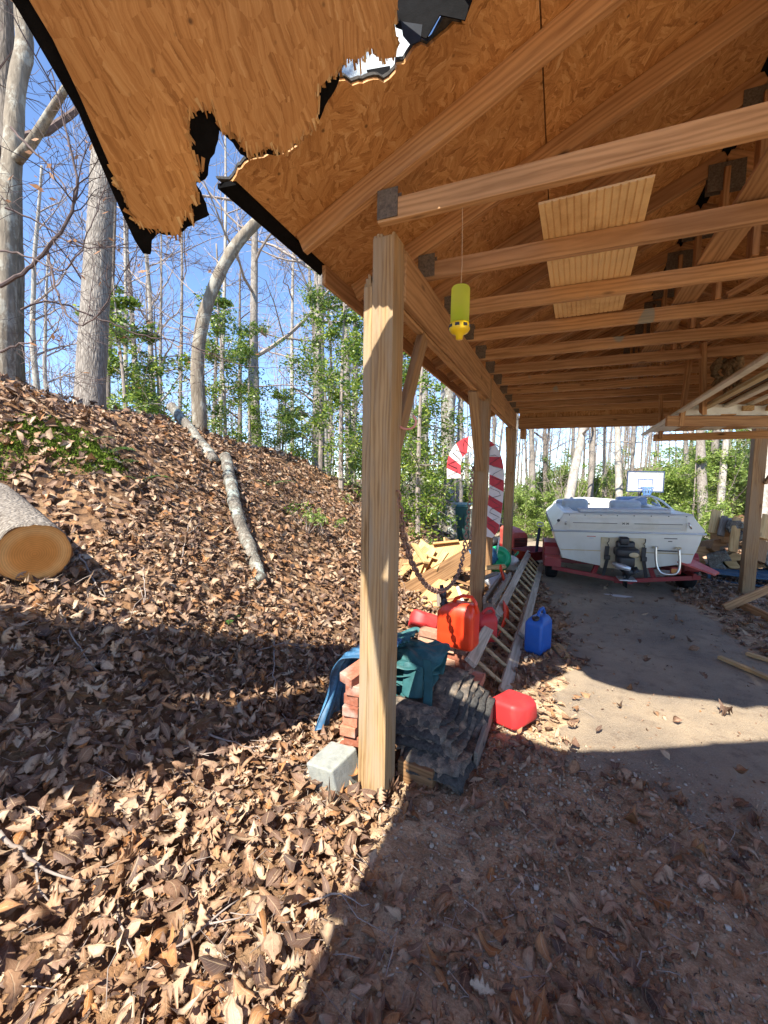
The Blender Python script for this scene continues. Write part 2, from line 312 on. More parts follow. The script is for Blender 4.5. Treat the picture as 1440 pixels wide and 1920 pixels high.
M = dict(
 osb=osb_mat('osb', (.97, 1.0, 1.16)), osb_long=osb_mat('osb_long', (.93, .95, 1.05), .12),
 post=wood('treated_post', (.47, .33, .17), (.22, .135, .06), 17, .45, (.33, .26, .17)),
 post2=wood('treated_post_brown', (.40, .25, .12), (.19, .10, .045), 15, .4, (.30, .2, .11)),
 grey=wood('weathered_grey_wood', (.30, .265, .225), (.14, .12, .10), 17, .3),
 truss=wood('truss_pine', (.56, .335, .165), (.30, .155, .068), 14, .55),
 chord=wood('chord_pine', (.60, .375, .195), (.33, .185, .085), 14, .55, None, .72, 0, (.22, .33, .31)),
 beam=wood('beam_pine', (.56, .35, .175), (.30, .17, .075), 13, .35),
 pale=wood('pale_pine', (.66, .47, .23), (.44, .28, .11), 13, .3),
 fresh=wood('fresh_cut_boards', (.60, .42, .20), (.36, .21, .08), 13, .3),
 dimwood=wood('brown_scrap_wood', (.36, .22, .11), (.17, .09, .04), 13, .4),
 white=plain('white_trim', (.72, .70, .61), .5, .4, 0, .12, 5, 0, (.45, .42, .34)),
 felt=plain('black_felt', (.006, .006, .0065), .9, .08, 0, .4, 30, .3),
 shingle=plain('asphalt_shingles', (.06, .058, .055), .95, .15, 0, .5, 60, .5), oldshingle=plain('weathered_shingles', (.125, .108, .09), .95, .12, 0, .6, 26, .9, (.38, .28, .19)),
 paleshingle=plain('pale_shingle_granules', (.55, .6, .6), .9, .2, 0, .25, 80, .4),
 plate=plain('galvanised_plate', (.17, .14, .105), .65, .4, .3, .45, 90, .6),
 red=plain('red_plastic', (.55, .03, .03), .55, .5, 0, .1, 6, 0, (.42, .05, .04)),
 orange=plain('orange_red_plastic', (.80, .055, .015), .33, .5, 0, .06, 6),
 blue=plain('blue_plastic', (.02, .11, .42), .42, .45, 0, .15, 6, 0, (.05, .13, .34)),
 green=plain('green_plastic', (.01, .36, .14), .4, .5, 0, .1, 6),
 black=plain('black_plastic', (.018, .018, .02), .45, .5, 0, .3, 12),
 trapyel=plain('yellow_plastic', (.80, .55, .01), .4, .5, 0, .05),
 rust=plain('rusty_steel', (.28, .17, .125), .75, .4, .1, .5, 40, .4, (.33, .2, .15)),
 redpaint=plain('red_trailer_paint', (.25, .014, .016), .45, .5, 0, .2, 9, 0, (.20, .04, .03)),
 fadedred=plain('faded_red_paint', (.52, .09, .07), .5, .4, 0, .2, 9, 0, (.5, .2, .15)),
 tyre=plain('tyre_rubber', (.016, .015, .015), .85, .3, 0, .4, 20, .2),
 chrome=plain('dull_chrome', (.62, .60, .55), .28, .5, .9, .1),
 alu=plain('pale_aluminium', (.6, .62, .63), .4, .5, .6, .1),
 gel=plain('boat_gelcoat', (.66, .65, .57), .32, .5, 0, .05, 2.5, 0, (.58, .55, .45)),
 gelstain=plain('stained_gelcoat', (.52, .42, .24), .5, .4, 0, .15, 4, 0, (.62, .55, .40)),
 gelgrey=plain('grey_vinyl', (.50, .53, .56), .5, .4, 0, .08),
 bluegrey=plain('bluegrey_trim', (.25, .33, .48), .45, .4),
 darktrim=plain('dark_trim_strip', (.10, .09, .08), .5, .4),
 concrete=plain('concrete', (.27, .285, .26), .92, .15, 0, .2, 26, .8, (.32, .33, .28)),
 tarpteal=plain('teal_canvas', (.03, .115, .12), .6, .3, 0, .3, 14, .15, (.10, .19, .18)),
 tarpdark=plain('dark_teal_canvas', (.02, .085, .09), .6, .3, 0, .25, 14, .15),
 tarpblue=plain('blue_tarp', (.03, .10, .19), .45, .4, 0, .25, 14, .15, (.08, .24, .42)),
 utilgreen=plain('utility_green', (.06, .16, .14), .5, .4, 0, .12), utilpale=plain('utility_pale', (.42, .42, .33), .6, .3),
 utilmint=plain('utility_mint', (.22, .42, .38), .5, .3),
 bluepaint=plain('blue_pallet_paint', (.05, .10, .15), .7, .25, 0, .3, 12, 0, (.13, .16, .17)),
 redcane=plain('cane_red', (.46, .04, .05), .5, .3, 0, .15, 12), whitecane=plain('cane_white', (.66, .62, .59), .6, .3, 0, .08, 12, 0, (.62, .55, .52)),
 ladder=wood('ladder_wood', (.62, .56, .46), (.36, .32, .255), 14, .2), rung=wood('rung_wood', (.56, .46, .29), (.36, .28, .16), 12, .1),
 bark=bark_mat('bark_grey', (.29, .26, .225), (.11, .092, .078), None, 1.3, 1.2), barkpale=bark_mat('bark_pale', (.42, .385, .335), (.21, .185, .16), (.36, .36, .31), 1.0, .6),
 barkbeech=bark_mat('bark_beech', (.29, .245, .185), (.145, .118, .088), (.31, .29, .235), .9, .45), barkdark=bark_mat('bark_dark', (.21, .175, .145), (.09, .075, .06)),
 barklich=bark_mat('bark_lichen', (.24, .215, .18), (.09, .08, .065), (.29, .32, .28), 1.3, .8),
 twig=plain('twig_bark', (.30, .25, .215), .85, .2, 0, .3, 8), twigdark=plain('twig_dark', (.12, .085, .075), .85, .2, 0, .3, 8),
 dead=island_mat('dead_leaves', [(0, (.085, .055, .045)), (.14, (.16, .10, .074)), (.30, (.24, .14, .085)), (.44, (.33, .20, .115)), (.54, (.38, .175, .06)), (.64, (.39, .26, .17)), (.76, (.45, .31, .21)), (.88, (.47, .34, .22)), (1, (.52, .42, .31))], .6, .3, .12, True, True),
 deadbranch=island_mat('clinging_dead_leaves', [(0, (.32, .15, .07)), (1, (.52, .30, .16))], .6, .3, .3),
 holly=island_mat('holly_leaves', [(0, (.04, .085, .016)), (.3, (.09, .17, .022)), (.65, (.19, .28, .035)), (1, (.40, .47, .08))], .36, .5, .45, False),
 bright=island_mat('spring_leaves', [(0, (.10, .16, .03)), (.5, (.22, .32, .06)), (1, (.38, .46, .13))], .5, .4, .4, False),
 fern=island_mat('fern_leaves', [(0, (.035, .10, .02)), (1, (.10, .22, .035))], .5, .4, .2, False),
 pebble=island_mat('pebbles', [(0, (.16, .12, .08)), (.4, (.30, .23, .15)), (.8, (.42, .34, .23)), (1, (.5, .46, .38))], .7, .3, 0, False),
)
# ================================================================== the setting
def ground_mat():
    t = NT('leaf_soil'); v = t.co(rnd=False); a = t.noise(v, 30, 6, .7); b = t.noise(v, 2.2, 4)
    vo = t.n('TexVoronoi'); vo.inputs['Scale'].default_value = 16; t.l(v, vo.inputs['Vector'])
    sp = t.n('SeparateColor'); t.l(vo.outputs['Color'], sp.inputs[0])
    leafy = t.ramp(sp.outputs[0], [(0, (.06, .032, .02)), (.4, (.15, .08, .045)), (.75, (.27, .15, .075)), (1, (.40, .26, .15))])
    soil = t.ramp(a, [(.3, (.09, .055, .034)), (.7, (.25, .165, .10))])
    col = t.mix(t.ramp(b, [(.4, (.35,)*3), (.6, (.85,)*3)]), soil, leafy)
    # gravel / sawdust in front of the shed: a real change of ground
    sx = t.n('SeparateXYZ'); t.l(v, sx.inputs[0])
    m = t.math('MULTIPLY', t.math('GREATER_THAN', sx.outputs[0], -.72), t.math('LESS_THAN', sx.outputs[1], 7.5))
    m = t.math('MULTIPLY', m, t.ramp(t.noise(v, 5, 5, .7), [(.38, (.35,)*3), (.6, (1,)*3)]))
    grit = t.ramp(t.noise(v, 90, 5, .75), [(.3, (.30, .21, .13)), (.55, (.60, .44, .28)), (.75, (.78, .62, .43))])
    col = t.mix(m, col, grit)
    t.bump(t.math('ADD', a, vo.outputs['Distance']), .7, .03); return t.fin(col, .95, .1)
def axis(segs):
    out = []
    for a, b, n in segs: out += list(np.linspace(a, b, n, endpoint=False))
    return np.array(out+[segs[-1][1]])
gx = axis([(-110, -20, 18), (-20, -8, 24), (-8, 6, 150), (6, 14, 32), (14, 90, 24)]); gy = axis([(-14, -2, 16), (-2, 12, 150), (12, 24, 50), (24, 110, 40)])
GX, GY = np.meshgrid(gx, gy); G = np.stack([GX, GY, terr(GX, GY)], -1)
tag(MB().grid(G).build('ground', ground_mat(), None, True, loc=(0, 0, 0)), kind='structure')
def drive_mat():
    t = NT('old_asphalt'); v = t.co(rnd=False); n = t.noise(v, 120, 4, .7); b = t.noise(v, 1.3, 5, .6); c = t.noise(v, 7, 6, .7)
    col = t.ramp(n, [(.3, (.14, .115, .088)), (.6, (.27, .225, .175)), (.8, (.42, .36, .285))])
    col = t.mix(t.ramp(b, [(.36, (.12,)*3), (.6, (.62,)*3)]), col, (.52, .40, .265))      # dust and sawdust trodden in
    col = t.mix(t.ramp(c, [(.52, (0,)*3), (.7, (.6,)*3)]), col, (.16, .118, .085))
    t.bump(t.math('ADD', n, t.math('MULTIPLY', c, .9)), .8, .02); return t.fin(col, .88, .3)
DL = [(2.35, .02), (2.7, .0), (3.3, .12), (4.1, .16), (5.2, .1), (6.6, -.16), (8, -.45), (9.5, -.85), (12, -1.3), (15, -2.2), (18, -3.2), (22, -4.5)]
DR = [(2.35, 3.6), (3.2, 3.1), (4.0, 2.2), (4.8, 1.86), (6, 1.68), (7.2, 1.58), (8, 1.7), (9.5, 2.0), (12, 2.9), (15, 4.2), (18, 5.4), (22, 6.5)]
def edgeL(y): return np.interp(y, *zip(*DL)) + .07*np.sin(y*5.1)+.05*np.sin(y*13)
def edgeR(y): return np.interp(y, *zip(*DR)) + .06*np.sin(y*4.3+1)+.04*np.sin(y*11)
ys = np.concatenate([np.linspace(2.4, 8, 160), np.linspace(8.1, 22, 70)]); D = []
for y in ys:
    xs = np.linspace(edgeL(y), edgeR(y), 130); yy = np.full(len(xs), y) + (.12*np.sin(xs*5)+.06*np.sin(xs*17)+.04*np.sin(xs*43+1)+.035*np.sin(xs*97))*max(0, 1-(y-2.4)/.6)
    D.append(np.stack([xs, yy, terr(xs, yy)+.006], -1))
tag(MB().grid(np.array(D)).build('driveway', drive_mat(), None, True, loc=(0, 0, 0)), kind='structure')
def on_drive(x, y): return (y > 2.42) & (y < 22) & (x > edgeL(np.clip(y, 2.35, 22))) & (x < edgeR(np.clip(y, 2.35, 22)))

# ================================================================== the carport
CX0, CX1, CXM = -.80, 2.58, .89                       # post rows and ridge
SL = .47; EAV = -1.25
def zd(x): return 2.83 + SL*((x if x <= CXM else 2*CXM-x)+1.1)          # underside of the roof deck
NL = np.array([-SL, 0, 1])/math.hypot(1, SL)
carport = empty('carport', (CX0, 1.86, 0), 'open timber carport with rust brown board ceiling, torn open at its near left corner', 'carport')
def post(x, y, z1, mat, s=.142, z0=-.1):
    return timber('post', (x, y, z0), (x, y, z1), s, s, mat, carport, (0, 1, 0), .004)
# near post: laminated, with a shorter grey ply on its outer face
timber('post', (-.79, 1.90, -.1), (-.79, 1.90, 2.735), .105, .142, M['post'], carport, (0, 1, 0), .004, .03)
timber('post_ply', (-.866, 1.903, -.1), (-.866, 1.903, 2.56), .044, .138, M['post'], carport, (0, 1, 0), .004, .06)
post(CX0, 4.62, 2.69, M['post2']); post(CX0, 7.42, 2.46, M['post2'])
for y in (-.9, 1.9, 4.62): post(CX1, y, 2.69, M['post2'])
post(CX1+.02, 7.70, 2.46, M['post2'], .15); post(CX0, -.9, 2.69, M['post2'])
# wall plates: two plies, the outer a little lower
for xa in (CX0+.055, CX1-.055):
    s = 1 if xa < 1 else -1
    for y0, y1 in ((1.96, 4.56), (4.69, 7.36)):
        timber('beam', (xa, y0, 2.578), (xa, y1, 2.578), .038, .235, M['beam'], carport)
        timber('beam', (xa-s*.043, y0+.01, 2.56), (xa-s*.043, y1-.01, 2.56), .038, .235, M['beam'], carport)
    if s < 0: timber('beam', (xa, -2.15, 2.578), (xa, 1.83, 2.578), .038, .235, M['beam'], carport)
timber('header_beam', (CX0+.10, 7.47, 2.555), (CX1-.06, 7.47, 2.555), .04, .185, M['truss'], carport)
timber('hanging_block', (-.61, 7.44, 2.45), (-.61, 7.44, 2.30), .09, .14, M['truss'], carport, (0, 1, 0))
def brace(p, q, w=.04, h=.088, m='post2'): return timber('brace', p, q, w, h, M[m], carport, (0, 1, 0))
brace((-.785, 1.975, 1.72), (-.785, 2.42, 2.44)); brace((-.80, 4.53, 1.72), (-.80, 4.02, 2.44), .09, .04); brace((-.80, 7.33, 1.75), (-.80, 6.92, 2.44), .09, .04)
brace((2.67, 7.62, 1.62), (3.02, 7.62, 2.28)); brace((CX1, 4.7, 1.75), (CX1, 5.2, 2.44))
# trusses
def tz(x): return zd(x)-.1*math.hypot(1, SL)                            # underside of a rafter
def make_truss(y):
    e = empty('truss', (CXM, y, 2.7), parent=carport)
    timber('bottom_chord', (CX0+.005, y, 2.775), (CX1+.04, y, 2.775), .038, .09, M['chord'], e)
    for s in (1, -1):
        X = lambda x: x if s > 0 else 2*CXM-x
        d = .05*math.hypot(1, SL)
        timber('rafter', (X(-1.20), y, zd(-1.20)-d-.001), (X(CXM-.002*s), y, zd(CXM)-d-.001), .038, .099, M['truss'], e)
        if s < 0: timber('web', (X(.84), y+.001, 2.84), (X(.10), y+.001, tz(.10)-.02), .034, .085, M['truss'], e, (0, 1, 0))
        for dy in (-.0225, .0225):
            mb = MB().box(X(-.795) if s > 0 else X(-.70), X(-.70) if s > 0 else X(-.795), y+dy-.002, y+dy+.002, 2.74, 2.86); mb.build('nail_plate', M['plate'], e)
    timber('web', (CXM, y, 2.822), (CXM, y, zd(CXM)-.13), .032, .088, M['truss'], e, (0, 1, 0))
    for dy in (-.0225, .0225): MB().box(CXM-.10, CXM+.10, y+dy-.002, y+dy+.002, zd(CXM)-.26, zd(CXM)-.09).build('nail_plate', M['plate'], e)
    return e
TY = [1.79+.572*k for k in range(10)]+[7.49]
tr0 = make_truss(TY[0])
for y in TY[1:]+[-2.1, -1.5, -.9]:
    copy_tree(tr0, tr0.matrix_basis.copy(), carport).location.y += y-TY[0]
timber('lateral_brace', (.71, 1.74, 2.842), (.71, 7.45, 2.842), .14, .019, M['beam'], carport)
timber('lateral_brace', (1.75, 1.74, 2.842), (1.75, 7.45, 2.842), .09, .019, M['beam'], carport)
# roof deck in sheets, with jagged breaks
def jag(pts, amp, n, closed=False, seed=1, keep=()):
    r = random.Random(seed); out = []; m = len(pts)
    for i in range(m if closed else m-1):
        a = np.array(pts[i], float); b = np.array(pts[(i+1) % m], float); out.append(a)
        if i in keep: continue
        L = np.linalg.norm(b-a); k = max(1, int(L*n)); t = (b-a)/max(L, 1e-9); nr = np.array([-t[1], t[0]])
        for j in range(1, k):
            out.append(a+(b-a)*((j+r.uniform(-.35, .35))/k)+nr*amp*r.uniform(-1, 1)*(1 if j % 2 else -.6))
    if not closed: out.append(np.array(pts[-1], float))
    return out
def deck(name, poly, z=0.0, th=.011, mat=None, right=False):
    P = [((2*CXM-x) if right else x, y, zd(x)+z) for x, y in poly]; n = NL*np.array([-1 if right else 1, 1, 1])
    mb = MB().sheet(P, n, th); ang = math.atan(SL)*(1 if right else -1)
    mw = Matrix.Translation(Vector(P[0]))@Matrix.Rotation(ang, 4, 'Y'); Vn = np.concatenate(mb.v); iv = np.array(mw.inverted())
    mb.v = [Vn@iv[:3, :3].T+iv[:3, 3]]; return mb.build(name, mat or M['osb'], carport, mw=mw)
def dpx(x, y):
    p = onplane(x, y, (-1.1, 0, 2.83), np.array([-SL, 0, 1])); return (float(p[0]), float(p[1]))
crack = [(EAV, 1.372)]+[dpx(*q_) for q_ in [(470, 300), (525, 290), (560, 272), (590, 208), (598, 182), (620, 160), (636, 152), (660, 161), (690, 152), (731, 148), (744, 122), (765, 108), (790, 83), (812, 79), (850, 45), (876, 46), (856, -5)]]+[(-.34, 1.33), (-.26, 1.14)]
cj = [tuple(p) for p in jag(crack, .012, 55, seed=3)]
SEAM = -.145
lo = [p for p in cj if p[0] < SEAM-.01]
deck('roof_sheathing', lo+[(SEAM-.003, 1.05), (SEAM-.003, 4.2), (EAV, 4.2)])
deck('roof_sheathing', [(EAV, 4.206), (SEAM-.003, 4.206), (SEAM-.003, 7.62), (EAV, 7.62)])
up_edge = [tuple(p) for p in jag([(SEAM+.003, 1.04), (.2, .90), (.5, .86), (CXM-.002, .80)], .09, 9, seed=9)]
deck('roof_sheathing', up_edge+[(CXM-.002, 3.0), (SEAM+.003, 3.0)])
deck('roof_sheathing', [(SEAM+.003, 3.006), (CXM-.002, 3.006), (CXM-.002, 5.4), (SEAM+.003, 5.4)])
deck('roof_sheathing', [(SEAM+.003, 5.406), (CXM-.002, 5.406), (CXM-.002, 7.62), (SEAM+.003, 7.62)])
for y0, y1 in ((-2.2, 1.0), (1.006, 3.4), (3.406, 5.8), (5.806, 7.62)):
    deck('roof_sheathing', [(EAV, y0), (SEAM-.003, y0), (SEAM-.003, y1), (EAV, y1)], right=True)
    deck('roof_sheathing', [(SEAM+.003, y0), (CXM-.002, y0), (CXM-.002, y1), (SEAM+.003, y1)], right=True)
near_edge = [tuple(p) for p in jag([(CXM-.002, .42), (.6, .35), (.2, .25), (-.2, .15), (-.45, .12), (-.6, .16)], .018, 14, seed=5)]
deck('roof_sheathing', [(-1.14, -2.2), (CXM-.002, -2.2)]+near_edge+[(-1.14, .5)])
# roofing over it
sh = [(EAV-.03, 1.33)]+[(x, y-.004) for x, y in cj if x < -.45]+[(-.40, 1.46), (-.34, 1.32), (-.26, 1.13)]
deck('roof_shingles', sh+[(SEAM, 1.03), (.2, .89), (.5, .85), (CXM-.002, .79), (CXM-.002, 7.65), (EAV-.03, 7.65)], .0135, .012, M['shingle'])
deck('roof_shingles', [(EAV-.03, -2.22), (CXM-.002, -2.22), (CXM-.002, 7.65), (EAV-.03, 7.65)], .0135, .012, M['shingle'], True)
deck('roof_shingles', [(-1.155, -2.22), (CXM-.002, -2.22), (CXM-.002, .41), (.6, .34), (.2, .24), (-.2, .14), (-.45, .11), (-1.155, .49)], .0135, .012, M['shingle'])
MB().box(CXM-.035, CXM+.035, 1.7, 7.6, zd(CXM)-.022, zd(CXM)-.012).build('ridge_slot_strip', M['felt'], carport)  # black strip drawn in place of the dark vent slot along the ridge
# eave trim: black drip strip at the torn end, then a board
P = [(EAV-.035, 1.34, zd(EAV)-.03), (EAV+.02, 1.38, zd(EAV)-.005), (EAV+.012, 2.08, zd(EAV)-.006), (EAV-.035, 2.1, zd(EAV)-.03)]
MB().sheet(P, (0, 0, 1), .018).build('drip_edge', M['felt'], carport)
timber('fascia', (EAV+.035, 2.02, 2.69), (EAV+.035, 7.6, 2.69), .022, .10, M['truss'], carport)
timber('fascia', (2*CXM-EAV-.035, -2.2, 2.69), (2*CXM-EAV-.035, 7.6, 2.69), .022, .10, M['truss'], carport)
# gable end boarding at the far end
g = [(CX0+.1, 2.61), (CX1-.1, 2.61), (CX1-.1, 2.745), (CX1+.3, 2.745), (CX1+.3, zd(-1.1)-.02), (CXM, zd(CXM)-.02), (CX0-.3, zd(-1.1)-.02), (CX0-.3, 2.745), (CX0+.1, 2.745)]
MB().prism(g, .011, Matrix.Translation((0, 7.56, 0))@Matrix.Rotation(R_(90), 4, 'X')).build('gable_board', M['osb'], carport)
# ---- torn, sagging sheet
A = dep(30, 0, 1.0); B = dep(285, 475, 1.5); Cc = onplane(640, 120, (-1.1, 0, 2.83), np.array([-SL, 0, 1]))
PN = np.cross(B-A, Cc-A); PN /= np.linalg.norm(PN)
if PN[2] < 0: PN = -PN
pe = np.array(A-B)/np.linalg.norm(A-B); pf = np.cross(PN, pe)
def pp(x, y): q = onplane(x, y, A, PN)-B; return (q@pe, q@pf)
vis = [(55, 0), (100, 75), (150, 180), (215, 330), (262, 425), (276, 428), (290, 430), (310, 437), (335, 440), (345, 405), (360, 415), (355, 385), (372, 380), (365, 350), (378, 315), (362, 300), (355, 260), (350, 205), (365, 212), (400, 202), (415, 245), (440, 250), (470, 295), (500, 275), (525, 287), (560, 265), (590, 240), (597, 205), (592, 175), (606, 158), (614, 148), (638, 132), (654, 108), (668, 112), (683, 104), (700, 90), (712, 108), (726, 110), (737, 108), (742, 84), (733, 62), (742, 30), (746, 0)]
q = [pp(*v) for v in vis]; tq = jag(q[3:], .007, 80, seed=11)
a_ = q[0]; z_ = q[-1]
osbp = [(a_[0]+.5, a_[1])] + [tuple(v) for v in q[:3]] + [tuple(v) for v in tq] + [(z_[0]+.45, z_[1])]
mwp = Matrix([[pe[0], pf[0], PN[0], B[0]], [pe[1], pf[1], PN[1], B[1]], [pe[2], pf[2], PN[2], B[2]], [0, 0, 0, 1]])
torn = MB().prism(osbp, .011).build('torn_sheathing', M['osb_long'], carport, mw=mwp)
tag(torn, 'torn roof board sagging at the near corner with a splintered edge')
# splinters along the break
sp = MB()
for i in range(len(tq)-1):
    for k in range(2):
        p = np.array(tq[i])*(1-k/3)+np.array(tq[i+1])*k/3; L = rng.uniform(.002, .02)*(2.4 if rng.random() < .08 else 1); a = R_(180+rng.gauss(10, 16)); wv = rng.uniform(.002, .007)
        d = np.array([math.cos(a), math.sin(a)]); nn = np.array([-d[1], d[0]]); z0 = rng.uniform(0, .009); b0 = p-d*.03
        V = [(*(b0-nn*wv), z0), (*(b0+nn*wv), z0), (*(p+d*L+nn*wv*.2), z0-rng.uniform(-.004, .012)), (*(p+d*L*.9-nn*wv), z0-rng.uniform(-.004, .012))]
        V2 = [(x, y, z+.0012) for x, y, z in V]
        sp.add(V+V2, [(0, 3, 2, 1), (4, 5, 6, 7), (0, 1, 5, 4), (1, 2, 6, 5), (2, 3, 7, 6), (3, 0, 4, 7)])
sp.build('splinters', island_mat('splinters', [(0, (.30, .14, .04)), (.6, (.52, .29, .10)), (1, (.68, .46, .2))], .7), torn, mw=mwp)
fel = [(22, 0), (35, 20), (150, 215), (215, 368), (255, 455), (270, 478), (284, 480), (287, 452), (300, 440), (332, 445), (395, 405), (380, 362), (368, 345), (388, 338), (397, 300), (405, 290), (414, 246), (430, 262), (468, 303), (490, 290), (528, 292), (560, 262), (600, 230), (640, 150)]
fp = [pp(*v) for v in fel]; fj = jag(fp[5:], .005, 60, seed=21)
fpoly = [(fp[0][0]+.5, fp[0][1])]+[tuple(v) for v in fp[:5]]+[tuple(v) for v in fj]+[(fp[-1][0]+.5, fp[-1][1])]
mf = MB().prism(fpoly, .008); mf.v[0][:, 2] += .0125; mf.build('torn_roofing', M['felt'], carport, mw=mwp)
# flaps of roofing and pale shingle at the hole
def flap(pts, mat, th=.004):
    P = np.array(pts); n = np.cross(P[1]-P[0], P[2]-P[0]); n /= np.linalg.norm(n); MB().sheet(P, n, th).build('roofing_flap', mat, carport)
def dk(x, y, off=.05): p = onplane(x, y, (-1.1, 0, 2.83+off), np.array([-SL, 0, 1])); return p
def wall_at(pxs, y0):  return [pl(x, y, 1, y0) for x, y in pxs]
flap(wall_at([(628, 175), (640, 110), (655, 80), (700, 60), (728, 30), (775, 40), (775, 130), (740, 170), (660, 185)], 1.66), M['paleshingle'])
flap(wall_at([(602, 180), (636, 150), (645, 118), (605, 120)], 1.62), M['felt'])
flap(wall_at([(687, 131), (731, 123), (733, 165), (700, 170)], 1.60), M['felt'])
flap(wall_at([(742, 52), (800, 74), (825, 30), (872, 40), (900, -40), (735, -60)], 1.43), M['felt'])
flap(wall_at([(752, 40), (792, 46), (788, 76), (770, 84), (755, 66)], 1.425), plain('bluegrey_felt', (.014, .018, .025), .8, .2, 0, .3, 20))
flap(wall_at([(597, 180), (606, 163), (622, 160)], 1.57), M['fadedred'])
# storage rack hung from the trusses
rk = empty('storage_rack', (1.6, 5.6, 2.2), parent=carport)
zr = 2.22
timber('rail', (.93, 4.95, zr), (2.5, 5.45, zr), .038, .10, M['truss'], rk); timber('rail', (1.10, 6.55, zr-.02), (2.44, 6.32, zr-.02), .038, .09, M['truss'], rk)
timber('hanger', pl(1318, 640, 1, 4.60), pl(1318, 775, 1, 4.93), .038, .09, M['truss'], rk, (0, 1, 0)); timber('hanger', pl(1293, 672, 1, 5.0), pl(1276, 800, 1, 5.0), .038, .088, M['truss'], rk, (0, 1, 0)); timber('hanger', pl(1239, 715, 1, 6.48), pl(1239, 822, 1, 6.48), .038, .088, M['truss'], rk, (0, 1, 0))
for x in (2.2, 2.45): timber('hanger', (x, 5.40, 2.16), (x, 5.40, 2.73), .038, .088, M['truss'], rk, (0, 1, 0))
for i in range(6): timber('shelf_board', (1.18+i*.235, 5.02+i*.075, zr+.062), (1.18+i*.235, 6.56-i*.035, zr+.062), .225, .012, M['beam'] if i % 2 else M['white'], rk)
# ================================================================== things under and around the carport
def brick_mat(name, c):
    t = NT(name); v = t.co(); n = t.noise(v, 45, 6, .75); b = t.noise(v, 7, 4)
    oi = t.n('ObjectInfo'); tint = t.ramp(oi.outputs['Random'], [(0, (.72, .66, .66)), (.5, (1, 1, 1)), (1, (1.25, 1.3, 1.3))])
    col = t.mix(1, t.ramp(n, [(.3, tuple(x*.7 for x in c)), (.7, tuple(x*1.2 for x in c))]), tint, 'MULTIPLY')
    col = t.mix(t.ramp(b, [(.52, (0,)*3), (.68, (.7,)*3)]), col, (.5, .42, .35)); t.bump(n, .7, .004); return t.fin(col, .92, .15)
BR = brick_mat('brick', (.40, .155, .095)); BRP = brick_mat('pale_brick', (.52, .30, .20))
def brick_mesh():
    mb = MB().box(-.1, .1, -.047, .047, 0, .058); return mb
bm0 = {}
def brick(x, y, z, rz=0, rx=0, ry=0, mat=BR, label='', group='loose bricks'):
    key = mat.name
    if key not in bm0:
        o = brick_mesh().build('brick', mat, None, bevel=.004, mw=TR(x, y, z, rx, ry, rz)); bm0[key] = o
    else:
        o = bm0[key].copy(); COL.objects.link(o); o.matrix_basis = TR(x, y, z, rx, ry, rz)
    return tag(o, label, 'brick', group)
# grey block and the brick column behind it
m = Matrix.Translation((-1.0, 1.86, -.085))@Matrix.Rotation(R_(-14), 4, 'Z')@Matrix.Rotation(R_(-11), 4, 'Y')@Matrix.Rotation(R_(6), 4, 'X')
mb = MB(); mb.rbox(.19, .20, .245, .012)
tag(mb.build('concrete_block', M['concrete'], None, mw=m), 'rough grey concrete block at the foot of the near post', 'concrete block')
lab = ['lowest brick of the column left of the near post', 'second brick up in the column left of the near post', 'middle brick of the column left of the near post', 'fourth brick up in the column left of the near post', 'fifth brick up, just under the tilted top brick']
for i in range(5):
    brick(-1.045+[.0, .02, .012, .025, .03][i], 2.10+[0, .012, .0, .02, .01][i], .165+i*.0595, R_(90+[4, -3, 6, -5, 3][i]), 0, 0, BR, lab[i])
brick(-1.03, 2.11, .475, R_(72), R_(9), R_(-10), BR, 'chipped pale red brick tilted on top of the column left of the near post')
for i in range(2): brick(-1.05+.02*i, 2.12, .045+i*.059, R_(88+i*5), 0, 0, BR, ['brick hidden low behind the grey concrete block', 'brick just behind the top of the concrete block'][i])
# brick stack that carries the fuel can
k = 0
SX, SY = -.70, 3.30
for c in range(5):
    for j in range(2):
        k += 1
        brick(SX+.01*rng.uniform(-1, 1)+(0 if c % 2 else (j-.5)*.105), SY+(0 if not c % 2 else (j-.5)*.105)+.01*rng.uniform(-1, 1), c*.0595, (R_(90) if not c % 2 else 0)+R_(rng.uniform(-5, 5)-10), 0, 0, BRP if (c+j) % 3 else BR,
              ['left', 'right'][j]+' brick in '+['the lowest', 'the second', 'the middle', 'the fourth', 'the top'][c]+' course of the stack under the red fuel can', 'bricks under the fuel can')
for c in range(6):
    brick(-.93+.008*rng.uniform(-1, 1), 3.28+.01*rng.uniform(-1, 1), c*.0595+.02, R_(4*rng.uniform(-1, 1)-8), 0, 0, BRP, ['lowest', 'second', 'third', 'fourth', 'fifth', 'topmost'][c]+' pale brick of the taller stack left of the fuel can', 'pale bricks left of the fuel can')
brick(-.90, 3.52, .28, R_(80), R_(88), 0, BRP, 'pale brick standing upright behind the fuel can', 'pale bricks left of the fuel can')
for i in range(7):
    brick(-.50+.012*rng.uniform(-1, 1)-.02*(i % 2), 2.98-.24*(i//3)+.01*i, .0595*(i % 3), R_(90+rng.uniform(-5, 5)), 0, 0, BR, ['dark', 'shaded', 'leaf dusted'][i % 3]+' brick beside the shingle heap, '+['nearest the ladder', 'halfway along the row', 'nearest the near post'][i//3], 'bricks beside the shingle heap')
